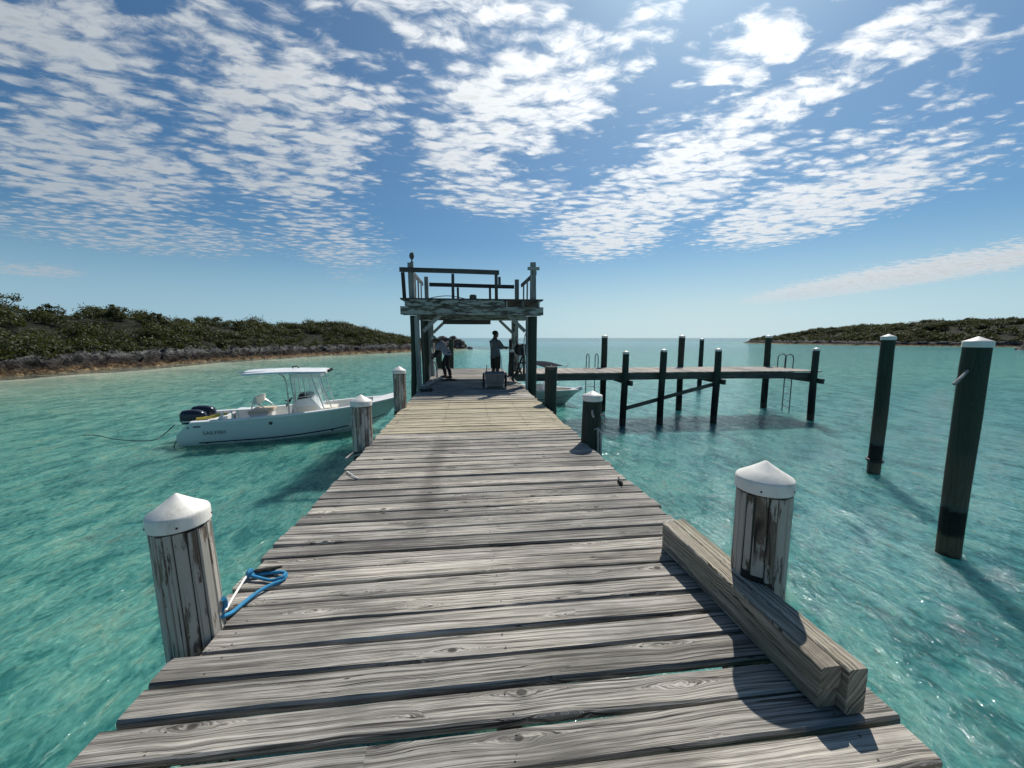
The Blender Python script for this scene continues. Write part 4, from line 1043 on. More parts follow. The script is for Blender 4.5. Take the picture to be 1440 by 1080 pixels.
def outboard(e, x, y_, z, s=1.0, lettering=False):
    o_ = bpy.data.objects.new('outboard_motor', None)
    mb = MB()
    rings = [(.0,.10,.14),(.04,.17,.18),(.15,.21,.20),(.35,.215,.20),(.52,.19,.17),(.62,.13,.12),(.66,.05,.06)]
    # cowl lofted from aft to front, rounded in section
    vs = []; n = 16
    for px_, hw, hh in [(-.40,.05,.05),(-.385,.13,.16),(-.33,.175,.24),(-.15,.195,.275),(.08,.19,.265),(.24,.17,.22),(.33,.13,.15),(.36,.05,.06)]:
        for k in range(n):
            a = 2*pi*k/n; ca, sa = cos(a), sin(a)
            q = (abs(ca)**.65)*(1 if ca > 0 else -1); r_ = (abs(sa)**.65)*(1 if sa > 0 else -1)
            vs.append((px_, hw*q, .12+hh*r_+.05*px_*-.3))
    fs = [(i*n+k, i*n+(k+1)%n, (i+1)*n+(k+1)%n, (i+1)*n+k) for i in range(7) for k in range(n)]+[tuple(range(n))[::-1], tuple(7*n+k for k in range(n))]
    mb.add(vs, fs, 0, True); me = mb.mesh('outboard_motor')
    T = Matrix.Translation((x, y_, z)) @ Matrix.Scale(s, 4)
    mo = local('outboard_motor', me, M['navy'], e); mo.matrix_basis = T
    mb = MB(); mb.tube([(-.08,0,-.1),(-.06,0,-.5),(-.04,0,-1.05)], [(.10,.16),(.08,.14),(.05,.10)], 12); mb.box((-.1,0,-.75),(.42,.22,.02)); mb.tube([(-.30,0,-1.0),(.18,0,-1.0)], [.06,.02], 10)
    mb.box((.22,0,-.18),(.26,.22,.34))
    local('leg', mb.mesh('leg'), M['navy'], mo)
    mb = MB(); 
    for sy in (-1, 1): mb.box((-.2, sy*.203, .0), (.22, .006, .05)); mb.box((-.05, sy*.2, -.105), (.5, .006, .015))
    mb.box((-.392, 0, .02), (.03, .2, .05))
    pieces('decal', mb, M['gelcoat'], mo)
    if lettering:
        tm = text_mesh('YAMAHA', .055, .001); t = local('lettering', tm, M['navy'], mo)
        t.matrix_basis = Matrix.Translation((-.2, -.2075, .0)) @ Matrix.Rotation(pi/2, 4, 'X')
    return mo

mats = dict(hull=M['hull'], stripe=M['stripe'], cap=M['gelcoat'], liner=M['gelcoat'])
S = Vector((*G(266, 13.1), WATER)); Bw = Vector((*G(572, 15.3), WATER))
L = (Bw-S).length-.15; ang = atan2(Bw.y-S.y, Bw.x-S.x)
boat = empty('motorboat', S, ang, 'pale green centre-console motorboat with white hard top and twin outboards, moored left of the pier', 'boat')
st, hv, k_, hull = hull_boat(boat, L, 2.35, .80, 1.25, mats)
outboard(boat, .14, -.36, .74, .95, True); outboard(boat, .16, .36, .76, .95)
# transom shelf between engines and cockpit
mb = MB(); mb.box((.62, 0, .60), (.5, 1.75, .16)); mb.box((.90, 0, .56), (.10, 1.85, .42)); local('transom_shelf', mb.mesh('transom_shelf'), M['gelcoat'], boat)
mb = MB(); mb.add([(.5,-1.0,.80),(1.0,-1.0,.83),(1.18,-.98,1.10),(1.12,-.98,.84),(.5,-.9,.80),(1.0,-.9,.83),(1.18,-.9,1.10),(1.12,-.9,.84)], [(0,1,2,3),(4,7,6,5),(0,4,5,1),(1,5,6,2),(2,6,7,3),(0,3,7,4)]); local('corner_panel', mb.mesh('corner_panel'), M['gelcoat'], boat)
mb = MB(); mb.tube(spl([(.35,-.75,.86),(.7,-.82,.90),(1.0,-.8,.97),(1.15,-.6,.95),(.8,-.65,.88),(.5,-.62,.86)]), .035, 8); local('hose', mb.mesh('hose'), M['yellow'], boat)
# leaning post seat
mb = MB(); mb.box((2.05, 0, .58), (.55, 1.0, .62)); local('seat_box', mb.mesh('seat_box'), M['gelcoat'], boat)
mb = MB(); mb.box((2.05, 0, .93), (.62, 1.1, .10)); local('seat_cushion', mb.mesh('seat_cushion'), M['tan'], boat)
mb = MB(); mb.box((1.98, 0, 1.33), (.10, 1.05, .24), M=None); local('backrest', mb.mesh('backrest'), M['cushion'], boat)
mb = MB()
for y_ in (-.5, .5): mb.tube([(1.82,y_,.85),(1.86,y_,1.1),(1.93,y_,1.4)], .02, 8); mb.tube([(2.3,y_,.95),(2.2,y_,1.1),(1.98,y_,1.28)], .018, 8)
pieces('seat_strut', mb, M['alu'], boat)
mb = MB(); mb.box((1.35,.75,.65),(.6,.5,.4)); mb.box((1.35,.75,.87),(.62,.52,.05)); local('cooler', mb.mesh('cooler'), M['gelcoat'], boat)
# console
mb = MB()
cv = [(2.95,.30),(3.10,1.10),(3.25,1.30),(3.72,1.36),(4.02,.95),(4.42,.84),(4.45,.30)]
nv = len(cv); hw = .46
mb.add([(x, -hw, z) for x, z in cv]+[(x, hw, z) for x, z in cv], [tuple(range(nv)), tuple(range(nv, 2*nv))[::-1]]+[(i, i+nv, (i+1)%nv+nv, (i+1)%nv) for i in range(nv)])
con = local('console', mb.mesh('console'), M['gelcoat'], boat)
mb = MB()
for xx, yy in ((1.45,-.98),(1.62,-.99),(1.45,.98),(1.62,.99)): mb.tube([(xx,yy,.86),(xx-.05,yy,1.12)], .022, 8)
pieces('rod_holder', mb, M['alu'], boat)
mb = MB(); mb.box((3.55,-hw-.004,.72),(.62,.012,.66)); local('console_door', mb.mesh('console_door'), M['cushion'], con)
mb = MB(); mb.box((4.24,0,.72),(.36,.80,.30)); mb.box((4.30,0,.90),(.42,.82,.10)); local('console_seat', mb.mesh('console_seat'), M['cushion'], boat)
mb = MB(); mb.add([(3.05,-.44,1.09),(3.27,-.44,1.33),(3.70,-.44,1.40),(3.05,.44,1.09),(3.27,.44,1.33),(3.70,.44,1.40),(3.3,-.3,1.48),(3.62,-.3,1.50),(3.3,.3,1.48),(3.62,.3,1.50)], [(0,1,4,3),(1,2,7,6),(4,8,9,5),(6,7,9,8),(1,6,8,4),(2,5,9,7)]); local('dashboard', mb.mesh('dashboard'), M['black_rubber'], con)
mb = MB(); R_ = Matrix.Translation((2.92, -.1, 1.18)) @ Matrix.Rotation(radians(-60), 4, 'Y')
mb.tube([R_ @ Vector((.18*cos(a), .18*sin(a), 0)) for a in np.linspace(0, 2*pi, 21)], .018, 7); mb.tube([R_ @ Vector((0,0,0)), R_ @ Vector((0,0,.14))], .02, 7); mb.tube([R_ @ Vector((-.18,0,0)), R_ @ Vector((.18,0,0))], .012, 6)
local('steering_wheel', mb.mesh('steering_wheel'), M['black_rubber'], con)
# windscreen
mb = MB(); wv_ = [(3.62,-.47,1.36),(4.02,-.47,1.00),(3.72,-.50,2.05),(3.46,-.50,2.05)]
for s in (1, -1): mb.add([(3.60,s*.47,1.36),(4.0,s*.47,.98),(3.84,s*.48,2.08),(3.44,s*.48,2.10)], [(0,1,2,3)])
mb.add([(4.0,-.47,.98),(4.0,.47,.98),(3.84,.48,2.08),(3.84,-.48,2.08)], [(0,1,2,3)])
local('windscreen', mb.mesh('windscreen'), M['glass'], boat)
# hard top and its tubes
mb = MB(); vs = []; n = 14
TX0, TX1, HT = 1.72, 4.28, 2.30
pr = []
for u in np.linspace(0, 1, n):
    hw_ = .98*(1-.12*u) if 0 < u < 1 else .86*(1-.12*u); x = TX0+(TX1-TX0)*u; zz_ = HT+.03*sin(pi*u)
    vs += [(x,-hw_,zz_-.05),(x,-hw_+.02,zz_+.01),(x,-hw_*.6,zz_+.055),(x,0,zz_+.075),(x,hw_*.6,zz_+.055),(x,hw_-.02,zz_+.01),(x,hw_,zz_-.05),(x,0,zz_-.06)]
mb.add(vs, [(i*8+j, i*8+(j+1)%8, (i+1)*8+(j+1)%8, (i+1)*8+j) for i in range(n-1) for j in range(8)]+[tuple(range(8))[::-1], tuple((n-1)*8+j for j in range(8))], 0, True)
ht = local('hard_top', mb.mesh('hard_top'), M['gelcoat'], boat)
mb = MB(); mb.box((3.6,0,HT-.14),(.9,1.2,.16)); local('overhead_box', mb.mesh('overhead_box'), M['gelcoat'], ht)
mb = MB(); mb.tube([(TX1-.03,-.3,HT),(TX1+.10,-.3,HT+.01)], .05, 10); mb.tube([(TX1-.03,.3,HT),(TX1+.10,.3,HT+.01)], .05, 10); mb.tube(spl([(3.1,0,HT+.06),(3.1,0,HT+.15),(3.25,0,HT+.17),(3.3,0,HT+.07)]), .02, 6); pieces('deck_light', mb, M['black_rubber'], ht)
for s in (-1, 1):
    mb = MB()
    mb.tube(spl([(2.98,s*.52,.35),(3.0,s*.56,1.2),(2.98,s*.62,1.95),(2.85,s*.68,2.24),(2.5,s*.74,2.33),(1.65,s*.78,2.34)]), .026, 8)
    mb.tube(spl([(3.16,s*.52,.35),(3.18,s*.56,1.3),(3.12,s*.62,2.1),(3.1,s*.64,2.36)]), .026, 8)
    mb.tube([(4.16,s*.5,.8),(3.96,s*.52,1.5),(3.72,s*.6,2.36)], .024, 8); mb.tube([(4.40,s*.49,.85),(4.20,s*.52,1.55),(4.02,s*.6,2.36)], .02, 8)
    mb.tube([(3.0,s*.56,1.35),(3.75,s*.55,1.45),(4.2,s*.52,1.52)], .014, 6); mb.tube([(3.55,s*.5,1.4),(3.48,s*.6,2.36)], .016, 6)
    pieces('frame_tube', mb, M['alu'], boat)
# bow seats
mb = MB(); mb.box((4.95,0,.50),(.5,1.3,.42)); mb.box((5.0,0,.72),(.6,1.3,.06)); local('bow_seat', mb.mesh('bow_seat'), M['cushion'], boat)
# lettering on both sides of the hull
def side_point(x, h):
    i = max(1, min(len(st)-2, int(x/L*30))); a = Vector(hv[i*18+3]); b_ = Vector(hv[i*18+8]); return a+(b_-a)*h
for s in (-1, 1):
    for txt, sz, xx, h in (('SAILFISH', .17, 1.05, .50), ('SF 2360', .07, .62, .74)):
        if txt == 'SF 2360': continue
        p = side_point(xx, h); q = side_point(xx, h+.3); up = (q-p).normalized(); fw = (side_point(xx+.6, h)-side_point(xx-.3, h)).normalized()
        up = (up-fw*up.dot(fw)).normalized()
        p.y *= s; up.y *= s; fw.y *= s
        fx = fw if s < 0 else -fw
        nn = fx.cross(up)
        T = Matrix((fx, up, nn)).transposed().to_4x4(); T.translation = p+nn*.030
        t = local('lettering', text_mesh(txt, sz, .002), M['stripe'], hull); t.matrix_basis = T
    mb = MB(); p = side_point(.62, .80); mb.box((p.x, s*(p.y+.022), p.z), (.20, .004, .045)); mb.box((p.x-.24, s*(p.y+.020), p.z-.02), (.06, .004, .04)); pieces('badge', mb, M['stripe'], hull)
    mb = MB(); p = side_point(2.62, .72); mb.tube([(p.x, s*(p.y+.0), p.z), (p.x, s*(p.y+.035), p.z)], .055, 14); local('drain_fitting', mb.mesh('drain_fitting'), M['stripe'], hull)
    mb = MB(); p = side_point(4.5, .06); mb.tube([(p.x, s*(p.y), p.z-.02), (p.x, s*(p.y+.035), p.z-.02)], .035, 12); p = side_point(.8, .06); mb.tube([(p.x, s*(p.y), p.z), (p.x, s*(p.y+.035), p.z)], .03, 12); pieces('through_hull', mb, M['stripe'], hull)
T = Matrix.Translation(S) @ Matrix.Rotation(ang, 4, 'Z')
a = T @ Vector((-.45, -.3, .62)); b_ = Vector((*G(196, 12.2), WATER+.20)); c = Vector((*G(110, 13.5), WATER+.06)); d = Vector((*G(60, 14.5), WATER-.5))
mb = MB(); mb.tube(spl([a, (a*.5+b_*.5)+Vector((0,0,-.10)), b_, (b_*.5+c*.5)+Vector((0,0,-.06)), c, d], 8), .014, 6)
o = link('anchor_line', mb.mesh('anchor_line'), M['black_rubber']); tag(o, 'thin dark anchor line running left over the water from the motorboat stern', 'rope')
mb = MB(); mb.tube(spl([T @ Vector((-.1,-.95,.30)), T @ Vector((-.22,-1.02,.02)), T @ Vector((-.12,-1.05,-.25))]), .014, 6)
o = link('stern_line', mb.mesh('stern_line'), M['black_rubber']); tag(o, 'dark line hanging straight down from the motorboat stern into the water', 'rope')
# small boat behind the side dock
S2 = Vector((*G(752, 21.9), WATER)); B2 = Vector((*G(819, 19.9), WATER)); L2 = 5.1
ang2 = atan2(B2.y-S2.y, B2.x-S2.x); S2 = B2-Vector((cos(ang2), sin(ang2), 0))*L2
boat2 = empty('small_boat', S2, ang2, 'small white open boat with a navy canopy, its bow showing under the side dock', 'boat')
mats2 = dict(hull=M['hull'], stripe=M['stripe'], cap=M['gelcoat'], liner=M['cushion'])
hull_boat(boat2, L2, 2.0, .62, .84, mats2, sole=.2, foredeck=.9)
mb = MB(); cvv = [(2.25,.2),(2.35,.95),(2.75,1.0),(3.0,.6),(3.05,.2)]; nv = 5
mb.add([(x,-.4,z) for x, z in cvv]+[(x,.4,z) for x, z in cvv], [tuple(range(nv)), tuple(range(nv,2*nv))[::-1]]+[(i,i+nv,(i+1)%nv+nv,(i+1)%nv) for i in range(nv)]); local('console', mb.mesh('console'), M['gelcoat'], boat2)
mb = MB(); mb.box((2.95,0,1.15),(.03,.8,.45)); local('windscreen', mb.mesh('windscreen'), M['glass'], boat2)
mb = MB(); vs = []
for u in np.linspace(0,1,10):
    x = 1.5+2.1*u; z = 2.12+.10*sin(pi*u)-.18*u
    vs += [(x,-.85,z-.06),(x,-.5,z+.03),(x,0,z+.06),(x,.5,z+.03),(x,.85,z-.06),(x,.5,z+.01),(x,0,z+.04),(x,-.5,z+.01)]
mb.add(vs, [(i*8+j,i*8+(j+1)%8,(i+1)*8+(j+1)%8,(i+1)*8+j) for i in range(9) for j in range(8)]+[tuple(range(8))[::-1], tuple(72+j for j in range(8))], 0, True); local('canopy', mb.mesh('canopy'), M['bimini'], boat2)
mb = MB()
for s in (-1,1):
    for x0, x1 in ((2.3,1.35),(2.3,3.75),(2.5,2.6)): mb.tube([(x0,s*.85,.62),(x1,s*.82,2.08)], .016, 6)
pieces('frame_tube', mb, M['alu'], boat2)
outboard(boat2, -.35, 0, .75, .8)
mb = MB(); mb.tube(spl([(3.6,-.5,.8),(3.9,-.3,1.2),(3.75,-.1,1.95)]), .009, 5); local('whip_aerial', mb.mesh('whip_aerial'), M['black_rubber'], boat2)

# ------------------------------------------------------------------ people
def limb(mb, pts, rs): mb.tube(spl(pts, 4), list(np.interp(np.linspace(0, 1, (len(pts)-1)*4+1), np.linspace(0, 1, len(pts)), rs)), 12)
def limb2(mb, pts, rs):
    pp = spl(pts, 4); k = np.linspace(0, 1, len(pp)); u = np.linspace(0, 1, len(pts))
    ra = np.interp(k, u, [r[0] for r in rs]); rb = np.interp(k, u, [r[1] for r in rs])
    mb.tube(pp, [(float(a), float(b_)) for a, b_ in zip(ra, rb)], 16)
def hand(mb, w_, d, n_, curl=.5, s=1.0):
    """palm and five bent fingers: d points along the hand, n_ is the back of the hand"""
    w_, d, n_ = Vector(w_), Vector(d).normalized(), Vector(n_).normalized(); sd_ = d.cross(n_).normalized(); n_ = sd_.cross(d)
    for t in (-.028, 0, .028): mb.tube([w_+sd_*t*.6, w_+d*.05+sd_*t, w_+d*.095+sd_*t], [.018,.020,.017], 8)
    for k, (t, ln) in enumerate(((-.036,.065),(-.012,.08),(.012,.076),(.036,.06))):
        p = w_+d*.09+sd_*t; q = p+(d*cos(curl*.6)-n_*sin(curl*.6))*ln*.5; r_ = q+(d*cos(curl*1.8)-n_*sin(curl*1.8))*ln*.5
        mb.tube([p, q, r_], [.0115,.0105,.009], 7)
    p = w_+d*.03+sd_*.035; q = p+(d*.6+sd_*.8).normalized()*.04-n_*.01; r_ = q+(d*.9+sd_*.2).normalized()*.035-n_*.015
    mb.tube([p, q, r_], [.014,.012,.010], 7)
def head(mb, c, fwd, s=1.0):
    c = Vector(c); f = Vector(fwd).normalized(); u = Vector((0,0,1)); u = (u-f*u.dot(f)).normalized(); r_ = f.cross(u)
    R_ = Matrix((r_, f, u)).transposed()
    def B(p, rad):
        m2 = MB(); m2.ball((0,0,0), rad, 14); mb.add([c+R_ @ (Vector(v)+Vector(p)) for v in m2.v], m2.f, 0, True)
    B((0,-.01,.03), (.077,.097,.095)); B((0,.025,-.045), (.058,.068,.075)); B((0,.085,-.075), (.025,.02,.02))
    B((0,.094,-.018), (.013,.022,.02)); B((0,.085,.005), (.010,.016,.025)); B((0,.085,-.05), (.026,.012,.010))
    B((.03,.082,.022), (.02,.012,.010)); B((-.03,.082,.022), (.02,.012,.010)); B((.078,-.01,-.01), (.010,.02,.032)); B((-.078,-.01,-.01), (.010,.02,.032))
    return R_

# the standing man (local +Y is the way he faces)
x, y = G(696.5, 13.75)
man = empty('person', (x, y, .003), -radians(58), 'standing man in a grey T-shirt and dark shorts reaching to the right, behind the cart', 'person', 'people working under the tower')
man.scale = (1.12, 1.12, 1.0)
mb = MB()
limb2(mb, [(0,0,.90),(0,0,1.02),(0,.0,1.15),(0,-.01,1.32),(0,-.02,1.45),(0,-.02,1.52)], [(.15,.11),(.155,.115),(.15,.11),(.175,.125),(.15,.10),(.07,.07)])
limb(mb, [(0,-.02,1.46),(0,0,1.56),(0,.01,1.62)], [.08,.068,.065])
head(mb, (0,.02,1.675), (.12,1,-.12))
for s in (-1, 1):
    limb(mb, [(s*.09,0,.92),(s*.10,.01,.7),(s*.105,.01,.49),(s*.11,-.01,.3),(s*.11,-.03,.09)], [.10,.085,.06,.058,.04])
    mb.tube([(s*.11,-.06,.04),(s*.115,.05,.04),(s*.12,.15,.03)], [.04,.042,.03], 10)
limb(mb, [(.17,-.02,1.43),(.24,.10,1.24),(.20,.34,1.20),(.16,.44,1.20)], [.062,.05,.04,.028]); hand(mb, (.16,.44,1.20), (-.15,1,-.05), (.2,0,1), .9)
limb(mb, [(-.17,-.02,1.43),(-.23,.09,1.22),(-.14,.33,1.17),(-.10,.40,1.17)], [.062,.05,.04,.028]); hand(mb, (-.10,.40,1.17), (.15,1,-.05), (-.2,0,1), .9)
local('body', fused('body', mb, .011), M['skin'], man)
mb = MB()
limb2(mb, [(0,0,.83),(0,0,.98),(0,0,1.15),(0,-.01,1.32),(0,-.02,1.44),(0,-.02,1.50)], [(.19,.145),(.185,.14),(.178,.135),(.195,.145),(.175,.115),(.085,.085)])
for s in (-1, 1): limb(mb, [(s*.15,-.02,1.43),(s*.215,.04,1.31),(s*.235,.10,1.21)], [.085,.078,.075])
local('tshirt', fused('tshirt', mb, .012, 5), M['shirt_grey'], man)
mb = MB()
for z, wd in ((1.335,.15),(1.30,.11),(1.255,.14)): mb.box((0,-.158,z),(wd,.004,.014))
pieces('print_line', mb, M['print'], man)
mb = MB(); limb2(mb, [(0,0,.99),(0,0,.85)], [(.165,.125),(.17,.13)])
for s in (-1, 1): limb(mb, [(s*.085,0,.90),(s*.10,.01,.72),(s*.108,.01,.46)], [.115,.105,.09])
local('shorts', fused('shorts', mb, .012, 4), M['shorts'], man)
mb = MB(); mb.ball((0,-.0,1.715), (.084,.104,.088), 16); local('hair', mb.mesh('hair'), M['hair'], man)
mb = MB()
for s in (-1, 1): mb.tube([(s*.11,-.08,.05),(s*.115,.03,.052),(s*.12,.16,.035)], [.048,.05,.034], 10)
pieces('shoe', mb, M['shoe'], man)

# the bending man faces left, his back rounded over the pole
x, y = G(629, 14.95)
man2 = empty('person', (x, y, .003), radians(82), 'man bending forward in a pale shirt, cap and dark trousers at the left tower legs', 'person', 'people working under the tower')
mb = MB()
limb2(mb, [(0,-.02,.86),(0,.03,.98),(0,.12,1.12),(0,.23,1.27),(0,.33,1.37)], [(.15,.12),(.15,.115),(.155,.12),(.18,.125),(.12,.09)])
limb(mb, [(0,.30,1.35),(0,.40,1.42),(0,.45,1.45)], [.07,.056,.055])
head(mb, (0,.51,1.49), (.0,1,-.55))
for s, f0 in ((-1, -.10), (1, .13)):
    limb(mb, [(s*.09,-.02,.88),(s*.10,.05+f0*.4,.68),(s*.105,.07+f0*.9,.47),(s*.11,f0+.0,.28),(s*.11,f0-.03,.09)], [.105,.088,.064,.058,.042])
    mb.tube([(s*.11,f0-.07,.04),(s*.115,f0+.05,.04),(s*.12,f0+.15,.03)], [.04,.042,.03], 10)
for s in (-1, 1):
    limb(mb, [(s*.17,.28,1.30),(s*.20,.36,1.06),(s*.13,.47,.86),(s*.05,.53,.80 if s > 0 else .92)], [.06,.05,.042,.03]); hand(mb, (s*.05,.53,.80 if s > 0 else .92), (-.4*s,.6,-.3), (s,.3,.3), 1.0)
local('body', fused('body', mb, .011), M['skin'], man2)
mb = MB()
limb2(mb, [(0,-.05,.85),(0,.02,.98),(0,.12,1.12),(0,.23,1.27),(0,.31,1.36)], [(.18,.15),(.178,.145),(.178,.14),(.197,.145),(.14,.11)])
for s in (-1, 1): limb(mb, [(s*.15,.26,1.30),(s*.195,.32,1.18),(s*.205,.355,1.09)], [.085,.078,.074])
local('shirt', fused('shirt', mb, .012, 5), M['shirt_pale'], man2)
mb = MB()
for s in (-1, 1): limb(mb, [(s*.202,.35,1.10),(s*.20,.37,1.04),(s*.13,.47,.86),(s*.075,.51,.81 if s > 0 else .91)], [.064,.06,.052,.044])
SL = fused('sleeve', mb, .012, 3)
m2 = MB(); m2.v = [tuple(v.co) for v in SL.vertices]; m2.f = [tuple(p.vertices) for p in SL.polygons]; m2.m = [0]*len(m2.f); m2.sm = [True]*len(m2.f); pieces('sleeve', m2, M['trousers'], man2)
mb = MB(); limb2(mb, [(0,-.03,1.0),(0,-.02,.84)], [(.16,.13),(.165,.135)])
for s, f0 in ((-1, -.10), (1, .13)): limb(mb, [(s*.09,-.02,.88),(s*.10,.05+f0*.4,.68),(s*.105,.07+f0*.9,.47),(s*.11,f0+.0,.28),(s*.11,f0-.02,.12)], [.118,.102,.08,.074,.062])
local('trousers', fused('trousers', mb, .012, 4), M['trousers'], man2)
mb = MB(); Rm = Matrix.Translation((0,.505,1.525)) @ Matrix.Rotation(radians(-28), 4, 'X')
m2 = MB(); m2.lathe([(.092,-.02),(.094,.02),(.085,.065),(.05,.095),(.001,.105)], n=20); mb.add([Rm @ Vector(v) for v in m2.v], m2.f, 0, True)
m2 = MB(); m2.box((0,.125,-.015),(.15,.10,.008)); mb.add([Rm @ Vector(v) for v in m2.v], m2.f, 0)
local('cap', mb.mesh('cap'), M['hat'], man2)
mb = MB()
for s, f0 in ((-1, -.10), (1, .13)): mb.tube([(s*.11,f0-.09,.05),(s*.115,f0+.03,.052),(s*.12,f0+.17,.035)], [.048,.05,.034], 10)
pieces('shoe', mb, M['shoe'], man2)
# the pole and cables he is handling
a = Vector((*G(607.5, 15.25), 1.15)); b_ = Vector((*G(612, 15.1), .04))
mb = MB(); mb.tube([a, b_], .022, 8); o = link('pole', mb.mesh('pole'), M['white_rope']); tag(o, 'slim pale pole held upright by the bending man', 'pole')
mb = MB(); P_ = [(*G(592,12.2),.05),(*G(598,12.15),.045),(*G(605,12.9),.045),(*G(612,13.7),.045),(*G(621,14.6),.045)]
mb.tube(spl(P_), .055, 10); o = link('pipe', mb.mesh('pipe'), M['grey_rope']); tag(o, 'thick grey pipe lying slantwise on the deck beside the bending man', 'pipe')
mb = MB(); mb.tube(spl([(*G(604,14.9),.03),(*G(604,14.9),.45),(*G(607,14.9),.60),(*G(612,14.9),.58),(*G(614,14.9),.40),(*G(614,14.8),.03)]), .03, 8)
o = link('hose_loop', mb.mesh('hose_loop'), M['grey_rope']); tag(o, 'pale grey hose looping up beside the far left tower leg', 'hose')
rnd = random.Random(3); mb = MB(); c = Vector((*G(597, 11.0), .0))
pts = [c+Vector((.22*cos(k*1.1)*(.6+rnd.random()*.5), .16*sin(k*1.1)*(.5+rnd.random()*.6), .02+.007*k)) for k in range(13)]+[c+Vector((-.05,.35,.03)), c+Vector((.0,1.0,.02))]
mb.tube(spl(pts), .015, 7); o = link('rope_heap', mb.mesh('rope_heap'), M['black_rubber']); tag(o, 'small tangle of dark rope on the deck in front of the left tower post', 'rope')
rnd = random.Random(8); mb = MB(); c = Vector((*G(632, 14.0), .0))
pts = [c+Vector((.35*cos(k*1.3)*(.5+rnd.random()*.6), .25*sin(k*1.3)*(.5+rnd.random()*.6), .018+.004*k)) for k in range(10)]
mb.tube(spl(pts), .014, 7); o = link('rope_coil', mb.mesh('rope_coil'), M['black_rubber']); tag(o, 'dark cable coiled on the shaded deck near the bending man', 'rope')

# ------------------------------------------------------------------ deck cart
x, y = G(695.5, 12.1)
cart = empty('deck_cart', (x, y, .003), radians(-3), 'grey two-wheeled deck cart with an upright handle, standing before the man in the T-shirt', 'cart')
mb = MB(); w0, w1 = .27, .31; z0, z1 = .14, .47
b_ = [(-w0,-.35,z0),(w0,-.35,z0),(w0,.35,z0),(-w0,.35,z0)]; t = [(-w1,-.42,z1),(w1,-.42,z1),(w1,.42,z1),(-w1,.42,z1)]
bi = [(a*.93,c*.93,d+.02) for a, c, d in b_]; ti = [(a*.94,c*.95,d) for a, c, d in t]
mb.add(b_+t+bi+ti, [(0,1,5,4),(1,2,6,5),(2,3,7,6),(3,0,4,7),(0,3,2,1),(8,9,13,12),(9,10,14,13),(10,11,15,14),(11,8,12,15),(8,9,10,11),(4,5,13,12),(5,6,14,13),(6,7,15,14),(7,4,12,15)])
mb.box((0,-.43,.455),(.66,.03,.035)); mb.box((0,-.40,.2),(.5,.03,.03))
local('tub', mb.mesh('tub'), M['tub'], cart)
for s in (-1, 1):
    mb = MB(); vs = [(.205,-.03),(.23,-.022),(.235,0),(.23,.022),(.205,.03)]
    m2 = MB(); m2.lathe([(.12,-.025),(.205,-.03),(.228,-.02),(.235,0),(.228,.02),(.205,.03),(.12,.025),(.12,-.025)], n=24)
    mb.add([(s*.345+v[2], v[0]-.06, v[1]+.235) for v in m2.v], m2.f, 0, True); wh = local('wheel', mb.mesh('wheel'), M['black_rubber'], cart)
    mb = MB(); m2 = MB(); m2.lathe([(.001,-.012),(.12,-.018),(.12,.018),(.001,.012)], n=16); mb.add([(s*.345+v[2], v[0]-.06, v[1]+.235) for v in m2.v], m2.f, 0, True); local('rim', mb.mesh('rim'), M['tub'], wh)
mb = MB(); mb.tube([(-.26,.2,.46),(-.24,.1,.70)], .014, 7); mb.tube(spl([(.25,.42,.45),(.22,.55,.9),(.17,.62,1.18)]), .013, 7); mb.tube([(.10,.62,1.18),(.24,.62,1.18)], .015, 7); mb.tube([(-.27,-.3,.16),(-.27,-.3,.02)], .016, 7); mb.tube([(.27,-.3,.16),(.27,-.3,.02)], .016, 7)
pieces('handle', mb, M['alu'], cart)

# ------------------------------------------------------------------ work bench, reel and hoses at the right tower legs
x, y = G(729, 14.1)
bench = empty('work_bench', (x, y, .003), radians(-8), 'small work bench with white slab top and crossed dark legs at the right tower leg', 'bench')
mb = MB(); mb.box((-.02,0,1.06),(.62,.50,.05)); mb.box((-.25,0,1.10),(.10,.40,.05)); local('top', mb.mesh('top'), M['gelcoat'], bench)
for s in (-1, 1):
    mb = MB(); mb.tube([(s*.22,.18,1.04),(-s*.20,.18,.0)], .035, 7); local('leg', mb.mesh('leg'), M['dark_board'], bench)
    mb = MB(); mb.tube([(s*.2,-.18,1.04),(s*.2,-.18,.0)], .045, 7); local('leg', mb.mesh('leg'), M['dark_board'], bench)
x, y = G(733, 13.6)
reel = empty('hose_reel', (x, y, 1.02), radians(20), 'dark hose reel on the bench beside the right tower leg', 'reel')
mb = MB(); m2 = MB(); m2.lathe([(.05,-.14),(.21,-.14),(.21,-.12),(.17,-.11),(.17,.11),(.21,.12),(.21,.14),(.05,.14)], n=24); mb.add([(v[0], v[2], v[1]+.12) for v in m2.v], m2.f, 0, True); local('drum', mb.mesh('drum'), M['black_rubber'], reel)
mb = MB(); 
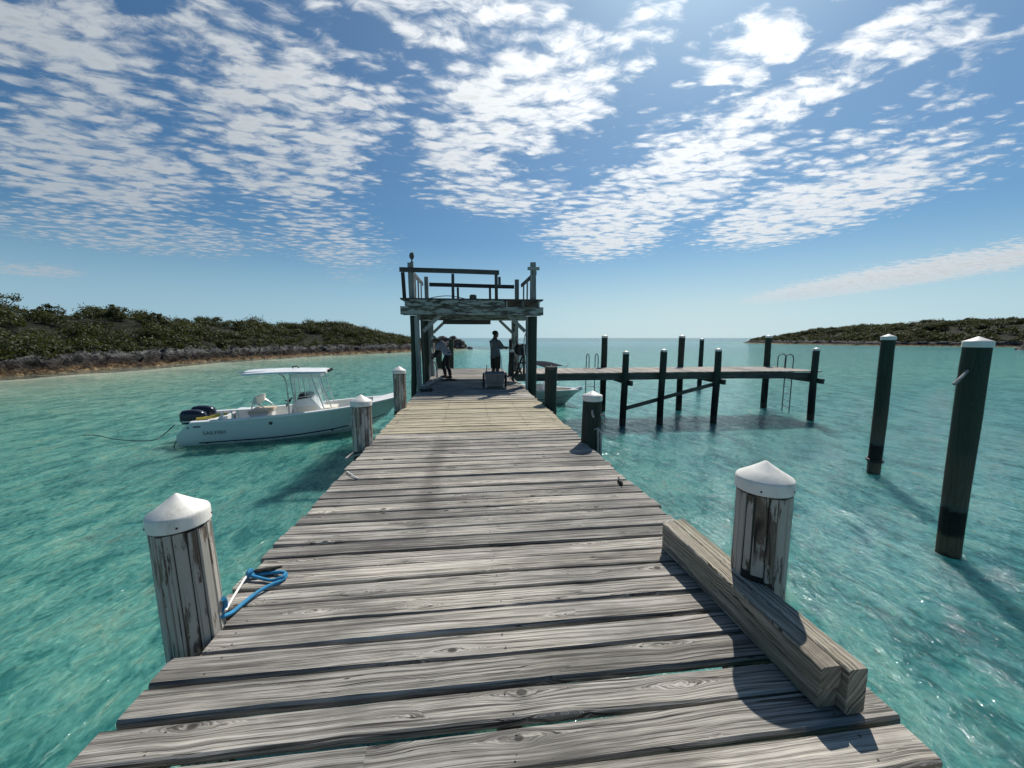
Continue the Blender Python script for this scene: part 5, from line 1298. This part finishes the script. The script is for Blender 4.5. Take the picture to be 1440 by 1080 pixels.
for k in range(6): mb.tube([(.18*cos(a), -.09+.036*k, .12+.18*sin(a)) for a in np.linspace(0, 2*pi, 19)], .017, 6)
local('hose', mb.mesh('hose'), M['black_rubber'], reel)
mb = MB(); mb.box((0,0,-.02),(.3,.3,.03)); mb.box((0,-.17,.06),(.05,.02,.2)); mb.box((0,.17,.06),(.05,.02,.2)); local('stand', mb.mesh('stand'), M['black_rubber'], reel)
mb = MB(); c = Vector((*G(727.5, 13.9), 0))
for k in range(4): mb.tube(spl([c+Vector((.03*k-.28, -.18, .98)), c+Vector((.05*k-.34+.04*sin(k), -.22, .5)), c+Vector((.06*k-.30, -.2, .10+.03*k)), c+Vector((.05*k-.02, -.22, .35+.05*k)), c+Vector((.04*k+.02, -.2, .95))]), .014, 6)
o = link('hanging_hoses', mb.mesh('hanging_hoses'), M['black_rubber']); tag(o, 'dark hoses drooping in loops under the work bench', 'hose')
mb = MB(); c = Vector((*G(738, 13.2), 0))
mb.tube(spl([c+Vector((.0,0,.95)), c+Vector((-.03,0,1.4)), c+Vector((.02,0,1.68)), c+Vector((.09,0,1.70)), c+Vector((.13,0,1.5)), c+Vector((.12,0,1.0))]), .016, 7)
o = link('cable_hoop', mb.mesh('cable_hoop'), M['white_rope']); tag(o, 'pale cable hooped against the inner side of the right tower post', 'cable')
mb = MB(); mb.tube(spl([Vector((*G(716,13.0),.02)), Vector((*G(722,12.6),.02)), Vector((*G(730,12.5),.02)), Vector((*G(735,12.75),.02)), Vector((*G(728,13.2),.02))]), .018, 6)
o = link('deck_hose', mb.mesh('deck_hose'), M['white_rope']); tag(o, 'pale hose lying on the planks at the foot of the right tower post', 'hose')
# pull rope hanging at the far left tower leg
mb = MB(); a = Vector((*G(608.5, 16.0), 2.2)); mb.tube([a, a+Vector((.02,0,-.6)), a+Vector((0,0,-1.15))], .016, 6)
o = link('pull_rope', mb.mesh('pull_rope'), M['white_rope']); tag(o, 'pale rope hanging straight down from the tower beam above the bending man', 'rope')
